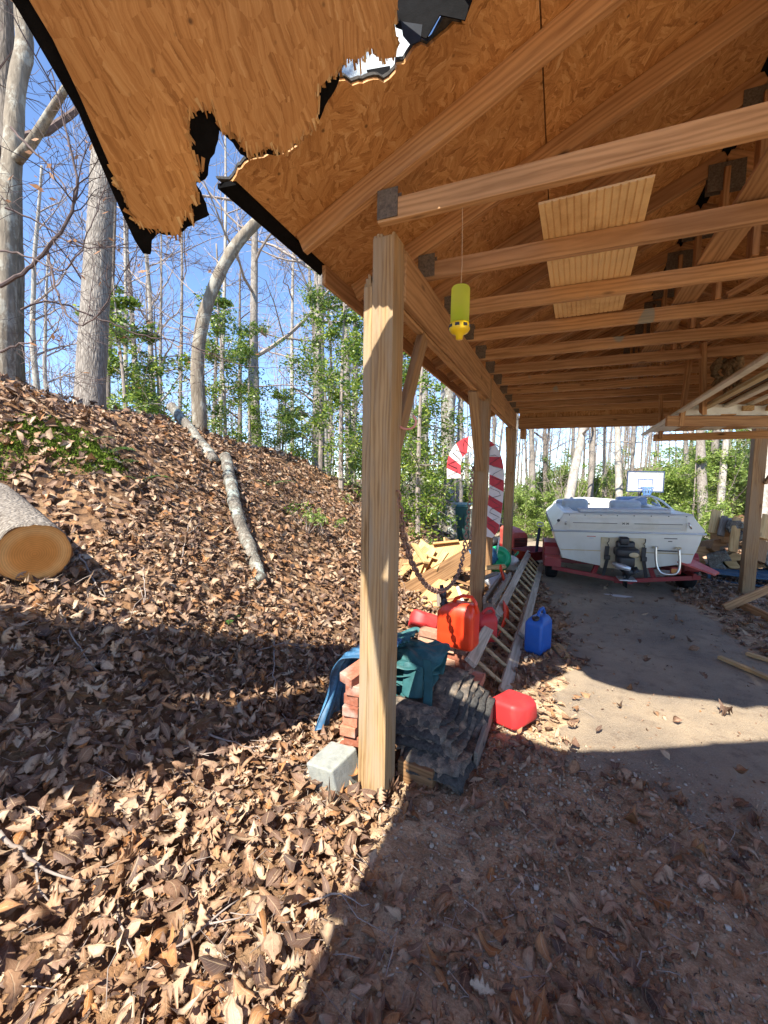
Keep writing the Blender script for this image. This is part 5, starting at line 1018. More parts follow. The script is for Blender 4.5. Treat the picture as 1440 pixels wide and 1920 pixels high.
sapling(575, 1005, .35, 'leafy green seedling on the bank left of the near post'); sapling(607, 1015, .40, 'pale green seedling right of the other one on the bank', 'bright', 2); sapling(560, 985, .3, 'small green seedling higher on the bank', 'holly', 3); sapling(640, 1000, .22, 'low green sprig close to the near post on the bank', 'bright', 4, 50); sapling(672, 960, .4, 'green seedling behind the near post on the bank', 'holly', 5)
# sticks
def stick(pts, r0, label, seed=0, lift=.05, mat='twig', fork=True):
    P = [onb(x, y, lift) for x, y in pts]; P = resample(P, .04); P = P+np.random.RandomState(seed).randn(*P.shape)*.004; mb = MB().tube(P, np.linspace(r0, r0*.35, len(P)), 6)
    if fork and len(P) > 6:
        k = len(P)//2; d = (P[k+1]-P[k-1]); d /= np.linalg.norm(d); s = np.cross(d, (0, 0, 1)); mb.tube([P[k], P[k]+d*.08+s*.07, P[k]+d*.2+s*.10], [r0*.6, r0*.4, r0*.2], 5)
    tag(mb.build('fallen_stick', M[mat], None, True), label, 'stick', 'sticks on the leaf litter')
stick([(100, 1085), (108, 1160), (160, 1250), (200, 1300)], .008, 'thin grey stick running down from the sawn log'); stick([(0, 1585), (60, 1640), (110, 1672), (175, 1680)], .009, 'pale crooked stick in the leaves at the lower left edge', 2)
stick([(390, 1395), (470, 1420), (555, 1418)], .006, 'straight thin twig in the leaves left of the brick column', 3); stick([(515, 1205), (512, 1290), (525, 1350)], .007, 'pale curved stick in the shaded leaves left of the tarp', 4)
stick([(340, 1080), (350, 1010), (365, 975)], .006, 'twig standing out of the leaves below the fallen trunk', 5, .08); stick([(150, 1060), (205, 1160), (190, 1110)], .008, 'grey stick propped beside the sawn log', 6, .07); stick([(480, 1235), (540, 1215), (600, 1225)], .006, 'bent twig in the shaded leaves above the tarp', 7)
stick([(300, 1830), (355, 1790), (420, 1735), (470, 1700)], .006, 'long slender twig across the sunlit leaves in the foreground', 8); stick([(720, 1000), (735, 1060), (760, 1115)], .006, 'stick behind the chain on the bank', 9, .1); stick([(560, 1720), (640, 1700), (700, 1730)], .005, 'short twig in the leaves below the near post', 10)
stick([(270, 1090), (275, 1180), (262, 1120)], .005, 'fine upright twig right of the sawn log', 11, .1); stick([(215, 1730), (240, 1790), (262, 1850)], .005, 'short pale twig in the sunlit foreground leaves', 12)
# ------------------------------------------------------------------ dead leaves
def leaf_shape(kind, L, r):
    if kind == 'oak':
        t = np.array([0, .08, .2, .30, .40, .5, .6, .68, .78, .88, .96, 1]); w = np.array([.014, .02, .17, .10, .31, .16, .37, .18, .28, .13, .12, .005])
    elif kind == 'beech':
        t = np.array([0, .10, .13, .25, .4, .55, .7, .84, .94, 1]); w = np.array([.012, .014, .10, .27, .36, .34, .25, .12, .04, .003])
    elif kind == 'far':
        t = np.array([0, .35, .7, 1]); w = np.array([.04, .34, .30, .02])
    else:
        t = np.array([0, .12, .25, .45, .65, .85, 1]); w = np.array([.012, .03, .16, .22, .18, .08, .003])
    n = len(t); k_ = r.uniform(.65, 1.2); wl = k_*w*(1+.14*r.randn(n)); wr = k_*w*(1+.14*r.randn(n)); x = (t-.5)*L
    V = np.zeros((n, 3, 3)); V[:, 0, 0] = V[:, 1, 0] = V[:, 2, 0] = x; V[:, 0, 1] = wl*L*.78; V[:, 2, 1] = -wr*L*.78
    curl = r.uniform(-.8, 3.4); bend = r.uniform(-1.0, 2.0); V[:, 0, 2] = curl*V[:, 0, 1]**2/L*2+r.randn(n)*.022*L; V[:, 2, 2] = curl*V[:, 2, 1]**2/L*2+r.randn(n)*.022*L; V[:, :, 2] += (bend*x**2/L)[:, None]; V[:, :, 1] += (r.uniform(-.5, .5)*x**2/L)[:, None]
    return V
lr = np.random.RandomState(12); BANK = {k: [leaf_shape(k, 1, lr) for _ in range(40)] for k in ('oak', 'beech', 'slim', 'far')}
def scatter(name, boxes, mat, label):
    Vs, Fs, Us, n0 = [], [], [], 0
    for (x0, x1, y0, y1, dens, kinds, L0, L1, lift, cond) in boxes:
        N = int((x1-x0)*(y1-y0)*dens); xs = lr.uniform(x0, x1, N); ys = lr.uniform(y0, y1, N); k = cond(xs, ys)*(.80+.20*np.sin(xs*5+ys*3)*np.sin(ys*4.3-xs*2)) > lr.rand(N); xs, ys = xs[k], ys[k]; zs = terr(xs, ys)
        ex = (terr(xs+.05, ys)-zs)/.05; ey = (terr(xs, ys+.05)-zs)/.05
        for i in range(len(xs)):
            kd = kinds[lr.randint(len(kinds))]; V = BANK[kd][lr.randint(40)]*lr.uniform(L0, L1); m_ = V.shape[0]
            q = Quaternion((0, 0, 1), lr.rand()*6.283); tl = Quaternion((lr.randn(), lr.randn(), 0), abs(lr.randn())*.40+(math.pi if lr.rand() < .4 else 0)); nrm = Vector((-ex[i], -ey[i], 1)).normalized(); sl_ = Vector((0, 0, 1)).rotation_difference(nrm)
            Rm = np.array((sl_@tl@q).to_matrix()); Vw = V.reshape(-1, 3)@Rm.T; low = Vw[:, 2].min(); Vw = Vw+np.array((xs[i], ys[i], zs[i]-low*.55+lr.rand()**1.5*lift)); Vs.append(Vw); tt = V[:, 1, 0]; tt = (tt-tt.min())/(tt.max()-tt.min()+1e-9); Us.append(np.stack([np.repeat(tt, 3), np.tile([1., 0., -1.], m_)], 1))
            for a in range(m_-1):
                for b in (0, 1): Fs.append((n0+a*3+b, n0+a*3+b+1, n0+a*3+b+4, n0+a*3+b+3))
            n0 += m_*3
    mb = MB(); mb.v = [np.concatenate(Vs)]; mb.f = Fs; mb.n = n0; o = mb.build(name, mat, None, True, loc=(0, 0, 0)); tag(o, label, 'fallen leaves', None, 'stuff')
    me = o.data; li = np.empty(len(me.loops), np.int32); me.loops.foreach_get('vertex_index', li); U_ = np.concatenate(Us); me.uv_layers.new(name='leaf').data.foreach_set('uv', U_[li].astype(np.float32).ravel()); return n0
one = lambda x, y: np.ones_like(x)
off = lambda x, y: np.where(on_drive(x, y), .02, 1.0)
def strip(x, y):                                   # under the roof: thick along the posts and the right edge, thin on the asphalt
    d = np.where(on_drive(x, y), .035+.5*np.clip(1-(x-edgeL(y))/.35, 0, 1)**2*(y < 8), 1.0); return d
def fore(x, y):                                    # gravelly ground in front of the post
    return np.clip((.32+.85*smst(-.52, -.80, x)+.75*smst(1.65, .9, y)+.25*np.sin(x*4+1)*np.sin(y*5)-.30*np.exp(-((x+.55)**2+(y-1.75)**2)/.06))*smst(2.95, 2.5, y), .03, 1)
NV = scatter('leaf_litter', [
    (-3.4, -.72, .25, 3.2, 950, ('oak', 'oak', 'beech', 'beech', 'slim'), .04, .118, .075, one),
    (-3.4, -.72, .25, 3.2, 1000, ('slim', 'oak', 'beech'), .014, .045, .06, one),
    (-.72, 2.6, .25, 2.55, 900, ('slim', 'oak', 'beech'), .010, .04, .02, one),
    (-.72, 2.6, .25, 2.55, 760, ('oak', 'beech', 'slim', 'beech'), .035, .105, .03, fore),
    (-6.2, -3.4, .5, 3.2, 520, ('oak', 'beech', 'far'), .05, .13, .07, one),
    (-6.2, -.85, 3.2, 6.0, 520, ('oak', 'beech', 'far', 'far'), .05, .12, .07, one),
    (-.85, 3.2, 2.4, 7.0, 120, ('slim', 'far'), .012, .035, .012, one), (-.85, .9, 2.4, 9.0, 380, ('oak', 'beech', 'far'), .045, .10, .035, strip), (.9, 4.2, 2.4, 9.0, 230, ('oak', 'beech', 'far'), .06, .12, .035, strip),
    (-6.8, -.85, 6.0, 10.5, 300, ('far', 'far', 'beech'), .07, .13, .06, off), (-7, -1, 10.5, 17, 90, ('far',), .12, .2, .05, off),
    (-1, 4.2, 9, 16, 60, ('far',), .1, .18, .04, off), (4.2, 13, 6, 20, 55, ('far',), .14, .24, .06, one), (-9, -6.2, 0, 8, 60, ('far',), .12, .2, .06, one)], M['dead'], 'curled brown oak and beech leaves covering the bank and the ground')
print('leaf verts', NV)
# crumbs: bits of broken leaf and thin twigs, pebbles
mb = MB(); 
for _ in range(2600):
    x = lr.uniform(-3.2, 2.0); y = lr.uniform(.3, 3.4)
    if on_drive(np.array([x]), np.array([y]))[0] and lr.rand() < .75: continue
    z = gz(x, y)+.01+lr.rand()*.05*(x < -.7); a = lr.rand()*6.283; L = lr.uniform(.02, .13); r_ = lr.uniform(.0008, .0022); d = np.array((math.cos(a), math.sin(a), lr.randn()*.25))*L
    mb.tube([(x, y, z), np.array((x, y, z))+d*.5+lr.randn(3)*.006, np.array((x, y, z))+d], [r_, r_, r_*.5], 3)
tag(mb.build('twig_litter', M['twig'], None, loc=(0, 0, 0)), 'fine twigs scattered among the dead leaves', 'twigs', None, 'stuff')
oc = np.array([(1, 0, 0), (-1, 0, 0), (0, 1, 0), (0, -1, 0), (0, 0, 1), (0, 0, -1)]+[(a, b, c) for a in (-.6, .6) for b in (-.6, .6) for c in (-.6, .6)], float)
def hull8():
    F = []
    ii = {(sx, sy, sz): 6+k for k, (sx, sy, sz) in enumerate([(a, b, c) for a in (-1, 1) for b in (-1, 1) for c in (-1, 1)])}
    for ax_, s_ in ((0, 1), (0, -1), (1, 1), (1, -1), (2, 1), (2, -1)):
        c = ax_*2+(0 if s_ > 0 else 1); o1, o2 = [q for q in (0, 1, 2) if q != ax_]; ring = []
        for a, b in ((-1, -1), (1, -1), (1, 1), (-1, 1)):
            k = [0, 0, 0]; k[ax_] = s_; k[o1] = a; k[o2] = b; ring.append(ii[tuple(k)])
        for q in range(4): F.append((c, ring[q], ring[(q+1) % 4]))
    return F
HF = hull8(); mb = MB(); vs = []; k = 0
for _ in range(6500):
    x = lr.normal(.15, .55); y = lr.uniform(.35, 2.75)
    if x < -.75 or x > 1.9: continue
    s = lr.uniform(.0025, .0075)*(1+.6*(lr.rand() < .1)); v = oc*s*lr.uniform(.7, 1.3, 3)*(1, 1, .7)+(x, y, .003+s*.3); vs.append(v); mb.f.extend([tuple(i+k for i in f) for f in HF]); k += 14
mb.v = [np.concatenate(vs)]; mb.n = k; tag(mb.build('gravel', M['pebble'], None, True, loc=(0, 0, 0)), 'small tan pebbles and grit in front of the carport', 'gravel', None, 'stuff')
# ================================================================== trees
def grow(mb, p, d, L, r, lvl, rs, minr, up_=.15, kids=4, droop=0):
    n = 5 if lvl > 0 else 4; P = [p]; d = d/np.linalg.norm(d)
    for i in range(n):
        d = d+rs.randn(3)*.17+np.array((0, 0, up_*.35-droop*i)); d /= np.linalg.norm(d); P.append(P[-1]+d*L/n)
    rr = np.linspace(r, max(minr*.6, r*.35), n+1); mb.tube(P, rr, 6 if r > .03 else (4 if r > .012 else 3), cap=False)
    if lvl <= 0: return
    for k in range(kids+(rs.rand() < .5)):
        t = rs.uniform(.25, 1.0); i = min(n-1, int(t*n)); q = P[i]+(P[i+1]-P[i])*(t*n-i); a = rs.randn(3); a -= d*np.dot(a, d); a /= np.linalg.norm(a)
        dd = d*rs.uniform(.5, 1.0)+a*rs.uniform(.5, .95); grow(mb, q, dd, L*rs.uniform(.42, .68), max(minr, rr[i]*rs.uniform(.42, .62)), lvl-1, rs, minr, up_, kids, droop)
def make_tree(loc, H, r0, seed, bark, label, cat='tree', group=None, nb=12, lean=(0, 0), first=.35, path=None, lvl=3, minr=.006, name='bare_tree', dead=0, flare=1.35, kids=3, leafy=None):
    rs = np.random.RandomState(seed); e = empty(name, loc, label, cat, group); L0 = np.array(loc, float)
    if path is None:
        k = 12; P = [L0+np.array((lean[0]*t*t*H+.02*H*math.sin(t*5+seed)*t, lean[1]*t*t*H+.02*H*math.cos(t*4+seed)*t, t*H-.25*(t == 0))) for t in np.linspace(0, 1, k)]
        P = wob(P, .012*H/6, seed)
    else: P = np.array(path, float)
    P = resample(P, max(.18, H/40)); k = len(P); t = np.linspace(0, 1, k); rad = r0*(1-.72*t**1.1); rad[:2] *= flare; rad[2:4] *= 1+(flare-1)*.35
    mb = MB(); mb.tube(P, rad*(1+.03*rs.randn(k)), 14 if r0 > .1 else 8); mb.build('trunk', M[bark], e, True)
    cb = MB()
    for i in range(nb):
        f = first+(1-first)*(i+.5)/nb; j = int(f*(k-1)); a = rs.rand()*6.283; el = rs.uniform(.15, .8); d = np.array((math.cos(a), math.sin(a), el)); grow(cb, P[j], d, H*rs.uniform(.16, .30)*(1.15-.6*f), max(minr*2, rad[j]*rs.uniform(.3, .55)), lvl, rs, minr, .2, kids)
    cb.build('crown', M['twig'] if bark != 'barkdark' else M['twigdark'], e)
    if dead:
        V = np.concatenate(cb.v); lf = MB(); idx = rs.choice(len(V), dead); lf_ = V[idx]
        for q in lf_: leafcloud(lf, q-(0, 0, .02), .02, 1, .03, rs)
        lf.build('clinging_leaves', M['deadbranch'], e)
    return e
def at(px, py, t): p = dep(px, py, t); return (float(p[0]), float(p[1]), gz(p[0], p[1]))
# --- the four big ones near the bank crest
p0 = dep(2, 850, 4.3); z0 = gz(p0[0], p0[1]); pth = [(p0[0], p0[1], z0-.2), dep(4, 820, 4.3), dep(6, 640, 4.35), dep(12, 420, 4.45), dep(24, 300, 4.5), dep(30, 150, 4.6), dep(50, 95, 4.65), dep(40, 30, 4.7), dep(40, -300, 5.0), dep(60, -900, 5.6)]
T1 = make_tree(tuple(pth[0]), 8, .108, 3, 'barkbeech', 'smooth grey beech trunk at the left edge with thin twigs and few brown leaves', 'tree', None, 9, path=pth, first=.42, dead=60, lvl=3, minr=.0035, flare=1.2)
cb = MB(); rs = np.random.RandomState(5)
def br(pts, t0, t1, r0, kids=5, lv=2, L=.7):
    ts = np.linspace(t0, t1, len(pts)); P = resample([dep(x, y, t) for (x, y), t in zip(pts, ts)], .07); P = P+rs.randn(*P.shape)*.006; cb.tube(P, np.linspace(r0, r0*.25, len(P)), 7)
    for k in range(kids):
        i = rs.randint(len(P)//5, len(P)-1); d = P[min(i+1, len(P)-1)]-P[i]; d /= np.linalg.norm(d)+1e-9; grow(cb, P[i], d+rs.randn(3)*.55, L*rs.uniform(.5, 1.2), r0*rs.uniform(.25, .4), lv, rs, .0022, .05, 3)
mbS = MB(); mbS.tube(resample([dep(x, y, t) for x, y, t in ((32, 300, 4.48), (60, 268, 4.4), (92, 215, 4.3), (116, 178, 4.2), (150, 120, 4.1))], .06), np.linspace(.055, .03, len(resample([dep(x, y, t) for x, y, t in ((32, 300, 4.48), (60, 268, 4.4), (92, 215, 4.3), (116, 178, 4.2), (150, 120, 4.1))], .06))), 10); mbS.build('limb', M['barkbeech'], T1, True); br([(0, 540), (60, 500), (92, 462), (128, 415), (150, 345), (112, 200), (95, 120)], 4.0, 3.6, .020, 9); br([(88, 465), (112, 580), (160, 620), (205, 560), (250, 480)], 3.9, 3.5, .012, 6)
br([(40, 580), (90, 560), (170, 590), (260, 632), (350, 640), (450, 690), (560, 690)], 4.0, 4.6, .010, 9); br([(0, 660), (45, 640), (85, 640)], 4.0, 3.8, .012, 4); br([(0, 470), (60, 480), (120, 520), (160, 455), (215, 300)], 3.7, 3.3, .009, 8); br([(10, 390), (80, 420), (150, 470), (240, 460), (330, 480)], 4.2, 4.6, .010, 8); br([(20, 240), (110, 330), (150, 400), (140, 250)], 4.2, 4.0, .012, 6)
cb.build('low_branches', M['twigdark'], T1); V = np.concatenate(cb.v); lf = MB()
for q in V[rs.choice(len(V), 90)]: leafcloud(lf, q-(0, 0, .03), .015, 1, .032, rs)
lf.build('clinging_leaves', M['deadbranch'], T1)
def ptree(px, py, t, wpx, top, seed, bark, label, **k):
    """trunk whose foot is seen at (px, py), t metres deep and wpx wide, leaning to pixel `top` on the way up"""
    b = dep(px, py, t); z = gz(b[0], b[1]); r0 = .5*wpx/FPX*t*k.pop('rs', 1.0); H = k.pop('H', 14)
    tt = dep(top[0], top[1], t*k.pop('dz', 1.05)); v = tt-np.array((b[0], b[1], b[2])); v = v/max(.3, v[2]); base = np.array((b[0], b[1], min(z, b[2]))); pth = [base-v*.25*(1, 1, 1)]+[base+v*H*q+np.array((.05*math.sin(q*6+seed), .05*math.cos(q*5+seed), 0)) for q in np.linspace(.05, 1, 9)]
    return make_tree(tuple(base), H, r0, seed, bark, label, path=pth, **k)
ptree(165, 762, 6.1, 54, (182, 330), 11, 'bark', 'thick straight grey trunk on the crest of the bank at the left', H=15, first=.5, nb=12, flare=1.12)
q0 = dep(375, 812, 6.9); q0[2] = gz(q0[0], q0[1])-.1; cpth = [q0, dep(374, 770, 6.9), dep(368, 690, 6.9), dep(378, 600, 6.9), dep(405, 525, 6.9), dep(440, 460, 6.9), dep(475, 422, 6.95), dep(512, 385, 7), dep(600, 290, 7.2), dep(720, 120, 7.6), dep(800, -200, 8)]
make_tree(tuple(q0), 8, .112, 17, 'barkbeech', 'curved grey brown trunk bowing to the right above the bank crest', path=cpth, first=.62, nb=8, flare=1.1)
make_tree(at(14, 520, 7.6), 14, .24, 23, 'barkdark', 'dark rough trunk behind the beech at the left edge', first=.5, nb=9, lean=(-.02, 0))
spec = [(483, 835, 11.5, 22, (478, 480), 'bark', 'straight grey trunk right of the curved one'), (408, 800, 13, 11, (414, 300), 'barkpale', 'thin pale trunk between the torn board and the curved trunk'), (600, 870, 13, 26, (598, 560), 'bark', 'grey trunk just left of the near post'), (612, 870, 16, 14, (606, 600), 'barkpale', 'pale slim trunk touching the grey one left of the near post'), (655, 900, 15, 16, (650, 640), 'bark', 'grey trunk close against the left side of the near post'),
        (545, 850, 17, 10, (548, 600), 'barkpale', 'slim pale trunk between the holly and the near post'), (300, 790, 14, 10, (296, 480), 'bark', 'slim grey trunk between the thick trunk and the fallen one'), (232, 770, 15, 12, (226, 400), 'barkpale', 'pale slim trunk just right of the thick one on the bank'), (330, 800, 16, 9, (332, 480), 'bark', 'thin trunk behind the broken trunk end'), (440, 830, 18, 12, (446, 560), 'barkdark', 'dark thin trunk right behind the curved trunk'),
        (790, 960, 14, 22, (792, 720), 'barkpale', 'pale trunk seen between the near post and the candy cane'), (838, 960, 13, 24, (836, 740), 'barkpale', 'stout pale trunk behind the candy cane hook'), (772, 940, 19, 14, (775, 700), 'bark', 'grey trunk behind the holly right of the near post'), (862, 960, 17, 14, (866, 780), 'bark', 'grey trunk behind the top of the candy cane'), (846, 990, 11.0, 22, (846, 880), 'barklich', 'mottled leaning lower trunk in front of the green utility cabinet'),
        (1058, 945, 17, 20, (1084, 800), 'barkpale', 'pale trunk leaning right behind the boat bow'), (1108, 945, 21, 12, (1112, 800), 'bark', 'slim trunk right of the leaning pale one'), (1000, 950, 22, 13, (998, 810), 'bark', 'grey trunk seen under the header left of the boat'), (1022, 950, 25, 10, (1024, 810), 'barkdark', 'dark thin trunk under the hanging block'), (1166, 945, 20, 15, (1164, 810), 'barkpale', 'pale trunk left of the basketball hoop'), (1185, 950, 27, 9, (1190, 810), 'bark', 'thin grey trunk directly left of the backboard'),
        (1330, 960, 16, 20, (1322, 830), 'bark', 'grey trunk above the woodpile'), (1352, 960, 19, 13, (1360, 840), 'barkpale', 'pale trunk close to the right post'), (1432, 960, 15, 17, (1436, 840), 'barkpale', 'pale trunk right of the right post'), (1290, 960, 24, 10, (1286, 830), 'bark', 'thin trunk right of the backboard'), (1133, 945, 30, 9, (1136, 810), 'bark', 'distant thin trunk above the boat middle')]
for i, (px, py, t, w, top, bk, lb) in enumerate(spec):
    ptree(px, py, t, w, top, 40+i, bk, lb, H=13+3*(i % 3), first=.33, nb=9, lvl=2, minr=.006 if t < 16 else .009, kids=3)
# --- the wood behind: copies of a few kinds
protos = [make_tree((0, 0, 0), 15, .15, 101, 'bark', None, first=.35, nb=11, lvl=2, minr=.010, kids=4), make_tree((0, 0, 0), 17, .19, 102, 'barkpale', None, first=.45, nb=11, lvl=2, minr=.010, kids=4, lean=(.03, .02)), make_tree((0, 0, 0), 12, .09, 103, 'bark', None, first=.35, nb=11, lvl=2, minr=.009, lean=(-.04, .02), kids=4), make_tree((0, 0, 0), 13, .10, 104, 'barkdark', None, first=.4, nb=10, lvl=2, minr=.010, lean=(.05, 0), kids=4), make_tree((0, 0, 0), 9, .055, 105, 'twig', None, first=.3, nb=10, lvl=2, minr=.008, kids=4)]
kinds = ['grey leafless tree', 'pale barked leafless tree', 'slender grey leafless tree', 'dark leafless tree', 'thin leafless sapling']
sec_ = ['behind the thick trunk at the left', 'beyond the fallen trunk on the bank', 'behind the curved trunk', 'between the holly and the near post', 'beyond the candy cane', 'above the left end of the boat', 'above the boat beside the hoop', 'beyond the woodpile at the right']
def sector(px): return sec_[0 if px < 260 else 1 if px < 350 else 2 if px < 480 else 3 if px < 700 else 4 if px < 960 else 5 if px < 1120 else 6 if px < 1260 else 7]
used = set(); rt_ = random.Random(77)
for i in range(70):
    for _ in range(30):
        px = rt_.uniform(-40, 1480); t = rt_.choice([rt_.uniform(14, 26), rt_.uniform(22, 44)])
        x, y, z = at(px, 900, t)
        if not (-4.5 < x < 5.5 and y < 24): break
    k = rt_.choices(range(5), (3, 3, 4, 2, 3))[0]; s = rt_.uniform(.75, 1.3); c = protos[k] if k not in used else copy_tree(protos[k]); used.add(k); c.matrix_basis = TR(x, y, z-.1, 0, 0, rt_.uniform(0, 6.28))@Matrix.Scale(s, 4)
    tag(c, kinds[k]+' '+('deep in the wood ' if t > 28 else 'standing ')+sector(px), 'tree', 'bare trees of the wood: '+kinds[k]+(' far' if t > 28 else ' near')+' '+sector(px))
# --- two leaning trunks out of view at the left, added to shade the bank
sb = np.array((-3.25, -.1, gz(-3.25, -.1)-.2)); st_ = np.array((-2.39, -.5, 4.55)); dv = (st_-sb)
make_tree(tuple(sb), 7, .42, 301, 'bark', 'thick leaning trunk out of view, added to shade the bank', path=[sb, sb+dv*.35, sb+dv*.7, st_, sb+dv*1.3], first=.75, nb=5, flare=1.1, lvl=2)
sb2 = np.array((-2.95, -.6, gz(-2.95, -.6)-.2)); st2 = np.array((-2.05, -.75, 4.4)); d2 = st2-sb2
make_tree(tuple(sb2), 6, .30, 302, 'bark', 'second leaning trunk out of view, added to widen the shade on the bank', path=[sb2, sb2+d2*.35, sb2+d2*.7, st2, sb2+d2*1.2], first=.8, nb=4, flare=1.1, lvl=2)  # unseen stem, added beside the first to widen the shaded band
# --- evergreen understorey
def make_holly(H, R, n, seed, mat, size, label=None, nb=16, name='holly_tree', bark='twig'):
    rs = np.random.RandomState(seed); e = empty(name, (0, 0, 0), label, 'shrub'); mb = MB(); lf = MB(); P = [np.array((.1*math.sin(t*4+seed)*t*H*.2, .1*math.cos(t*3)*t*H*.2, t*H-.1)) for t in np.linspace(0, 1, 8)]; mb.tube(P, np.linspace(.02+.008*H, .006, 8), 7)
    for i in range(nb):
        f = .12+.86*i/nb; j = min(6, int(f*7)); a = rs.rand()*6.283+i*2.4; L = R*(1.1-.7*f)*rs.uniform(.6, 1.15); d = np.array((math.cos(a), math.sin(a), rs.uniform(-.2, .9))); Q = [P[j]]
        for q in range(4): d = d+rs.randn(3)*.2; d /= np.linalg.norm(d); Q.append(Q[-1]+d*L/4)
        mb.tube(Q, np.linspace(.014, .004, 5), 4)
        for q in (1, 2, 3, 4):
            for w_ in range(3):
                c = Q[q]+rs.randn(3)*(.2, .2, .22)*L*.9; leafcloud(lf, c, np.array((.34, .34, .26))*L*rs.uniform(.5, 1.1), max(4, n//(nb*12)), size, rs)
                mb.tube([Q[q], c], [.005, .002], 3, cap=False)
    mb.build('stems', M[bark], e); lf.build('leaves', M[mat], e); return e
hp_ = [make_holly(5.2, 1.35, 7000, 1, 'holly', .042), make_holly(6.8, 1.5, 8500, 2, 'holly', .045, None, 20), make_holly(2.0, 1.2, 6000, 3, 'bright', .045, None, 14, 'leafy_shrub'), make_holly(3.4, 1.9, 11000, 4, 'bright', .055, None, 20, 'leafy_shrub')]
hs = [(0, 235, 800, 8.5, 1.0, 'glossy green holly right behind the thick trunk on the bank'), (0, 300, 800, 10.0, 1.1, 'holly between the thick trunk and the fallen one'), (1, 262, 790, 11.5, .85, 'taller holly behind the holly by the thick trunk'), (2, 95, 720, 10.5, .9, 'pale green shrub behind the left edge trunk'), (2, 55, 720, 12.5, 1.0, 'pale shrub at the far left on the bank crest'), (0, 420, 830, 9.0, .85, 'holly just right of the curved trunk'), (1, 470, 840, 11.0, .8, 'holly around the straight grey trunk'), (0, 530, 850, 12.5, .9, 'holly midway between curved trunk and near post'),
      (0, 640, 880, 8.6, .95, 'dense holly at the left side of the near post'), (1, 600, 870, 10.2, .85, 'tall holly behind the dense one left of the near post'), (0, 570, 850, 14, 1.0, 'farther holly left of the near post'), (1, 785, 930, 8.2, .80, 'holly directly right of the near post'), (0, 745, 930, 9.6, 1.05, 'holly tucked behind the near post'), (0, 775, 940, 11.5, .7, 'holly left of the candy cane hook'), (2, 700, 920, 12.5, 1.1, 'low green shrub behind the near post'), (2, 800, 960, 13.5, 1.0, 'low bright shrub left of the green cabinet'), (3, 870, 960, 18, .7, 'leafy shrub behind the utility cabinets'),
      (3, 985, 962, 19, .72, 'bright shrub left of the boat under the header'), (2, 1020, 962, 17, 1.1, 'low bright shrub at the drive bend left of the boat'), (3, 950, 960, 22, .8, 'bright shrub behind the third post'), (2, 1040, 955, 21, 1.0, 'small bright shrub behind the boat left corner'), (3, 1085, 950, 26, .7, 'green shrub between the leaning pale trunk and the hoop'), (2, 1140, 950, 23, 1.0, 'green shrub left of the hoop'), (3, 1180, 950, 28, .65, 'shrub behind the hoop'),
      (3, 1110, 945, 25, 1.0, 'bright shrub above the middle of the boat'), (3, 1005, 955, 27, 1.1, 'tall bright shrub far behind the hanging block'), (3, 1150, 940, 31, 1.25, 'tall far shrub left of the backboard'), (3, 1060, 945, 30, 1.2, 'tall far shrub behind the leaning pale trunk'),
      (3, 1265, 950, 19, 1.1, 'large yellow green shrub right of the hoop'), (3, 1310, 945, 21, 1.2, 'tall yellow green shrub above the woodpile'), (3, 1235, 950, 24, 1.1, 'tall green shrub directly behind the hoop right edge'), (3, 1375, 930, 20, 1.05, 'yellow green shrub left of the right post top'), (3, 1345, 900, 26, 1.25, 'high green shrub on the right slope'), (3, 1445, 900, 23, 1.1, 'green shrub at the right edge of the picture'), (2, 1320, 985, 14, .9, 'low green shrub between the boat and the woodpile'), (3, 1290, 930, 31, 1.2, 'far green shrub on the slope right of the hoop'), (3, 1410, 900, 31, 1.3, 'far green shrub on the slope behind the right post'), (0, 1300, 950, 17, .8, 'darker holly right of the backboard'), (2, 1260, 965, 16, .9, 'low green shrub behind the right side of the boat')]
us2 = set()
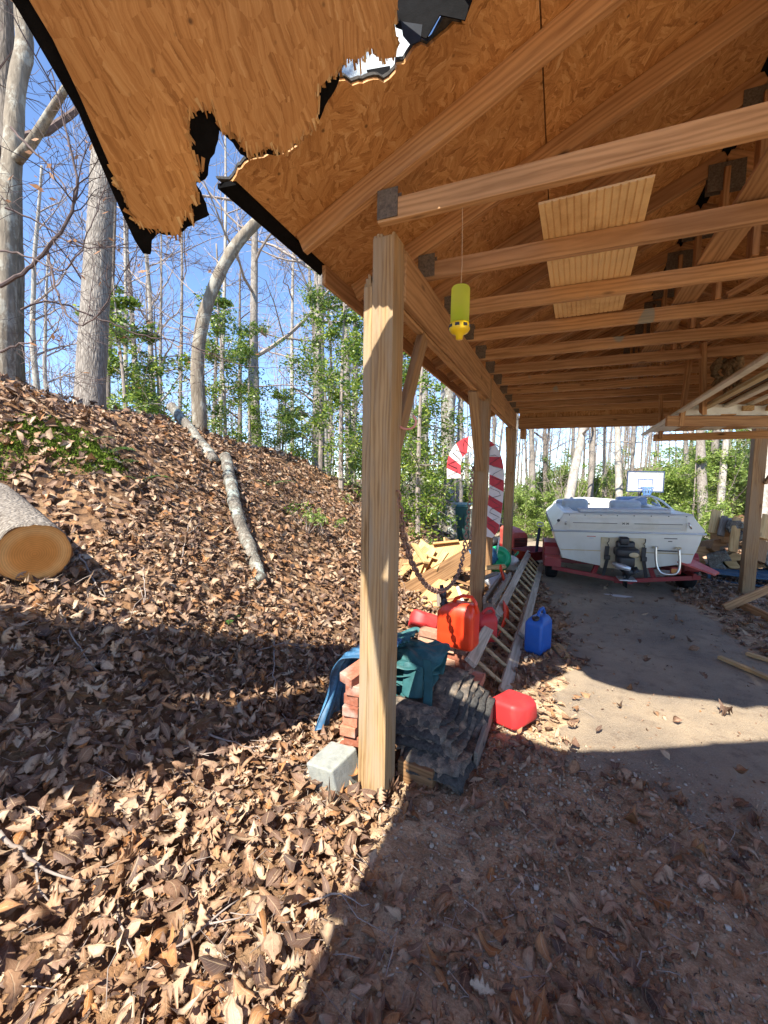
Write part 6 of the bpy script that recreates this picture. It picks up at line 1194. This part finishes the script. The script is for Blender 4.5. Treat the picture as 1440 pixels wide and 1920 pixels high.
for i, (k, px, py, t, s, lb) in enumerate(hs):
    x, y, z = at(px, py, t); c = hp_[k] if k not in us2 else copy_tree(hp_[k]); us2.add(k); c.matrix_basis = TR(x, y, z-.05, 0, 0, i*1.3)@Matrix.Scale(s, 4); tag(c, lb, 'shrub')
# --- far wood that reads as one mass of trunks
mb = MB(); rs = np.random.RandomState(9)
for _ in range(300):
    px = rs.uniform(-150, 1600); t = rs.uniform(45, 85); x, y, z = at(px, 900, t); H = rs.uniform(9, 17); l = rs.randn(2)*.5; r_ = rs.uniform(.06, .17); P = [(x, y, z-.3), (x+l[0]*.3, y+l[1]*.3, z+H*.4), (x+l[0], y+l[1], z+H)]; mb.tube(P, [r_, r_*.8, r_*.2], 5, cap=False)
    for b in range(9):
        f = rs.uniform(.3, .95); a = rs.rand()*6.283; L = rs.uniform(1.2, 3.2); q = np.array((x+l[0]*f, y+l[1]*f, z+H*f)); mb.tube([q, q+np.array((math.cos(a)*L*.5, math.sin(a)*L*.5, L*.35)), q+np.array((math.cos(a)*L, math.sin(a)*L, L*.9))], [r_*.35, r_*.25, .012], 3, cap=False)
tag(mb.build('far_wood', M['bark'], None, loc=(0, 0, 0)), 'far leafless wood reading as a mass of pale trunks beyond everything', 'wood', None, 'stuff')

mb = MB(); lf = MB(); rs = np.random.RandomState(19)
for _ in range(900):
    px = rs.uniform(-150, 1600); t = rs.uniform(20, 44); x, y, z = at(px, 900, t)
    if -4 < x < 5.5 and y < 24: continue
    H = rs.uniform(.8, 4.6)
    for k in range(5):
        d = rs.randn(3)*.35; d[2] = 1; mb.tube([(x, y, z-.1), np.array((x, y, z))+d*H*.5, np.array((x, y, z))+d*H+rs.randn(3)*.15], [.022, .014, .004], 3, cap=False)
    if rs.rand() < .62: leafcloud(lf, (x, y, z+H*.5), (H*.5, H*.5, H*.45), 170, .055, rs)
tag(mb.build('brush', M['twig'], None, loc=(0, 0, 0)), 'thin leafless brush growing low through the wood', 'brush', None, 'stuff')
tag(lf.build('undergrowth', M['bright'], None, loc=(0, 0, 0)), 'pale green undergrowth leaves low in the wood', 'undergrowth', None, 'stuff')
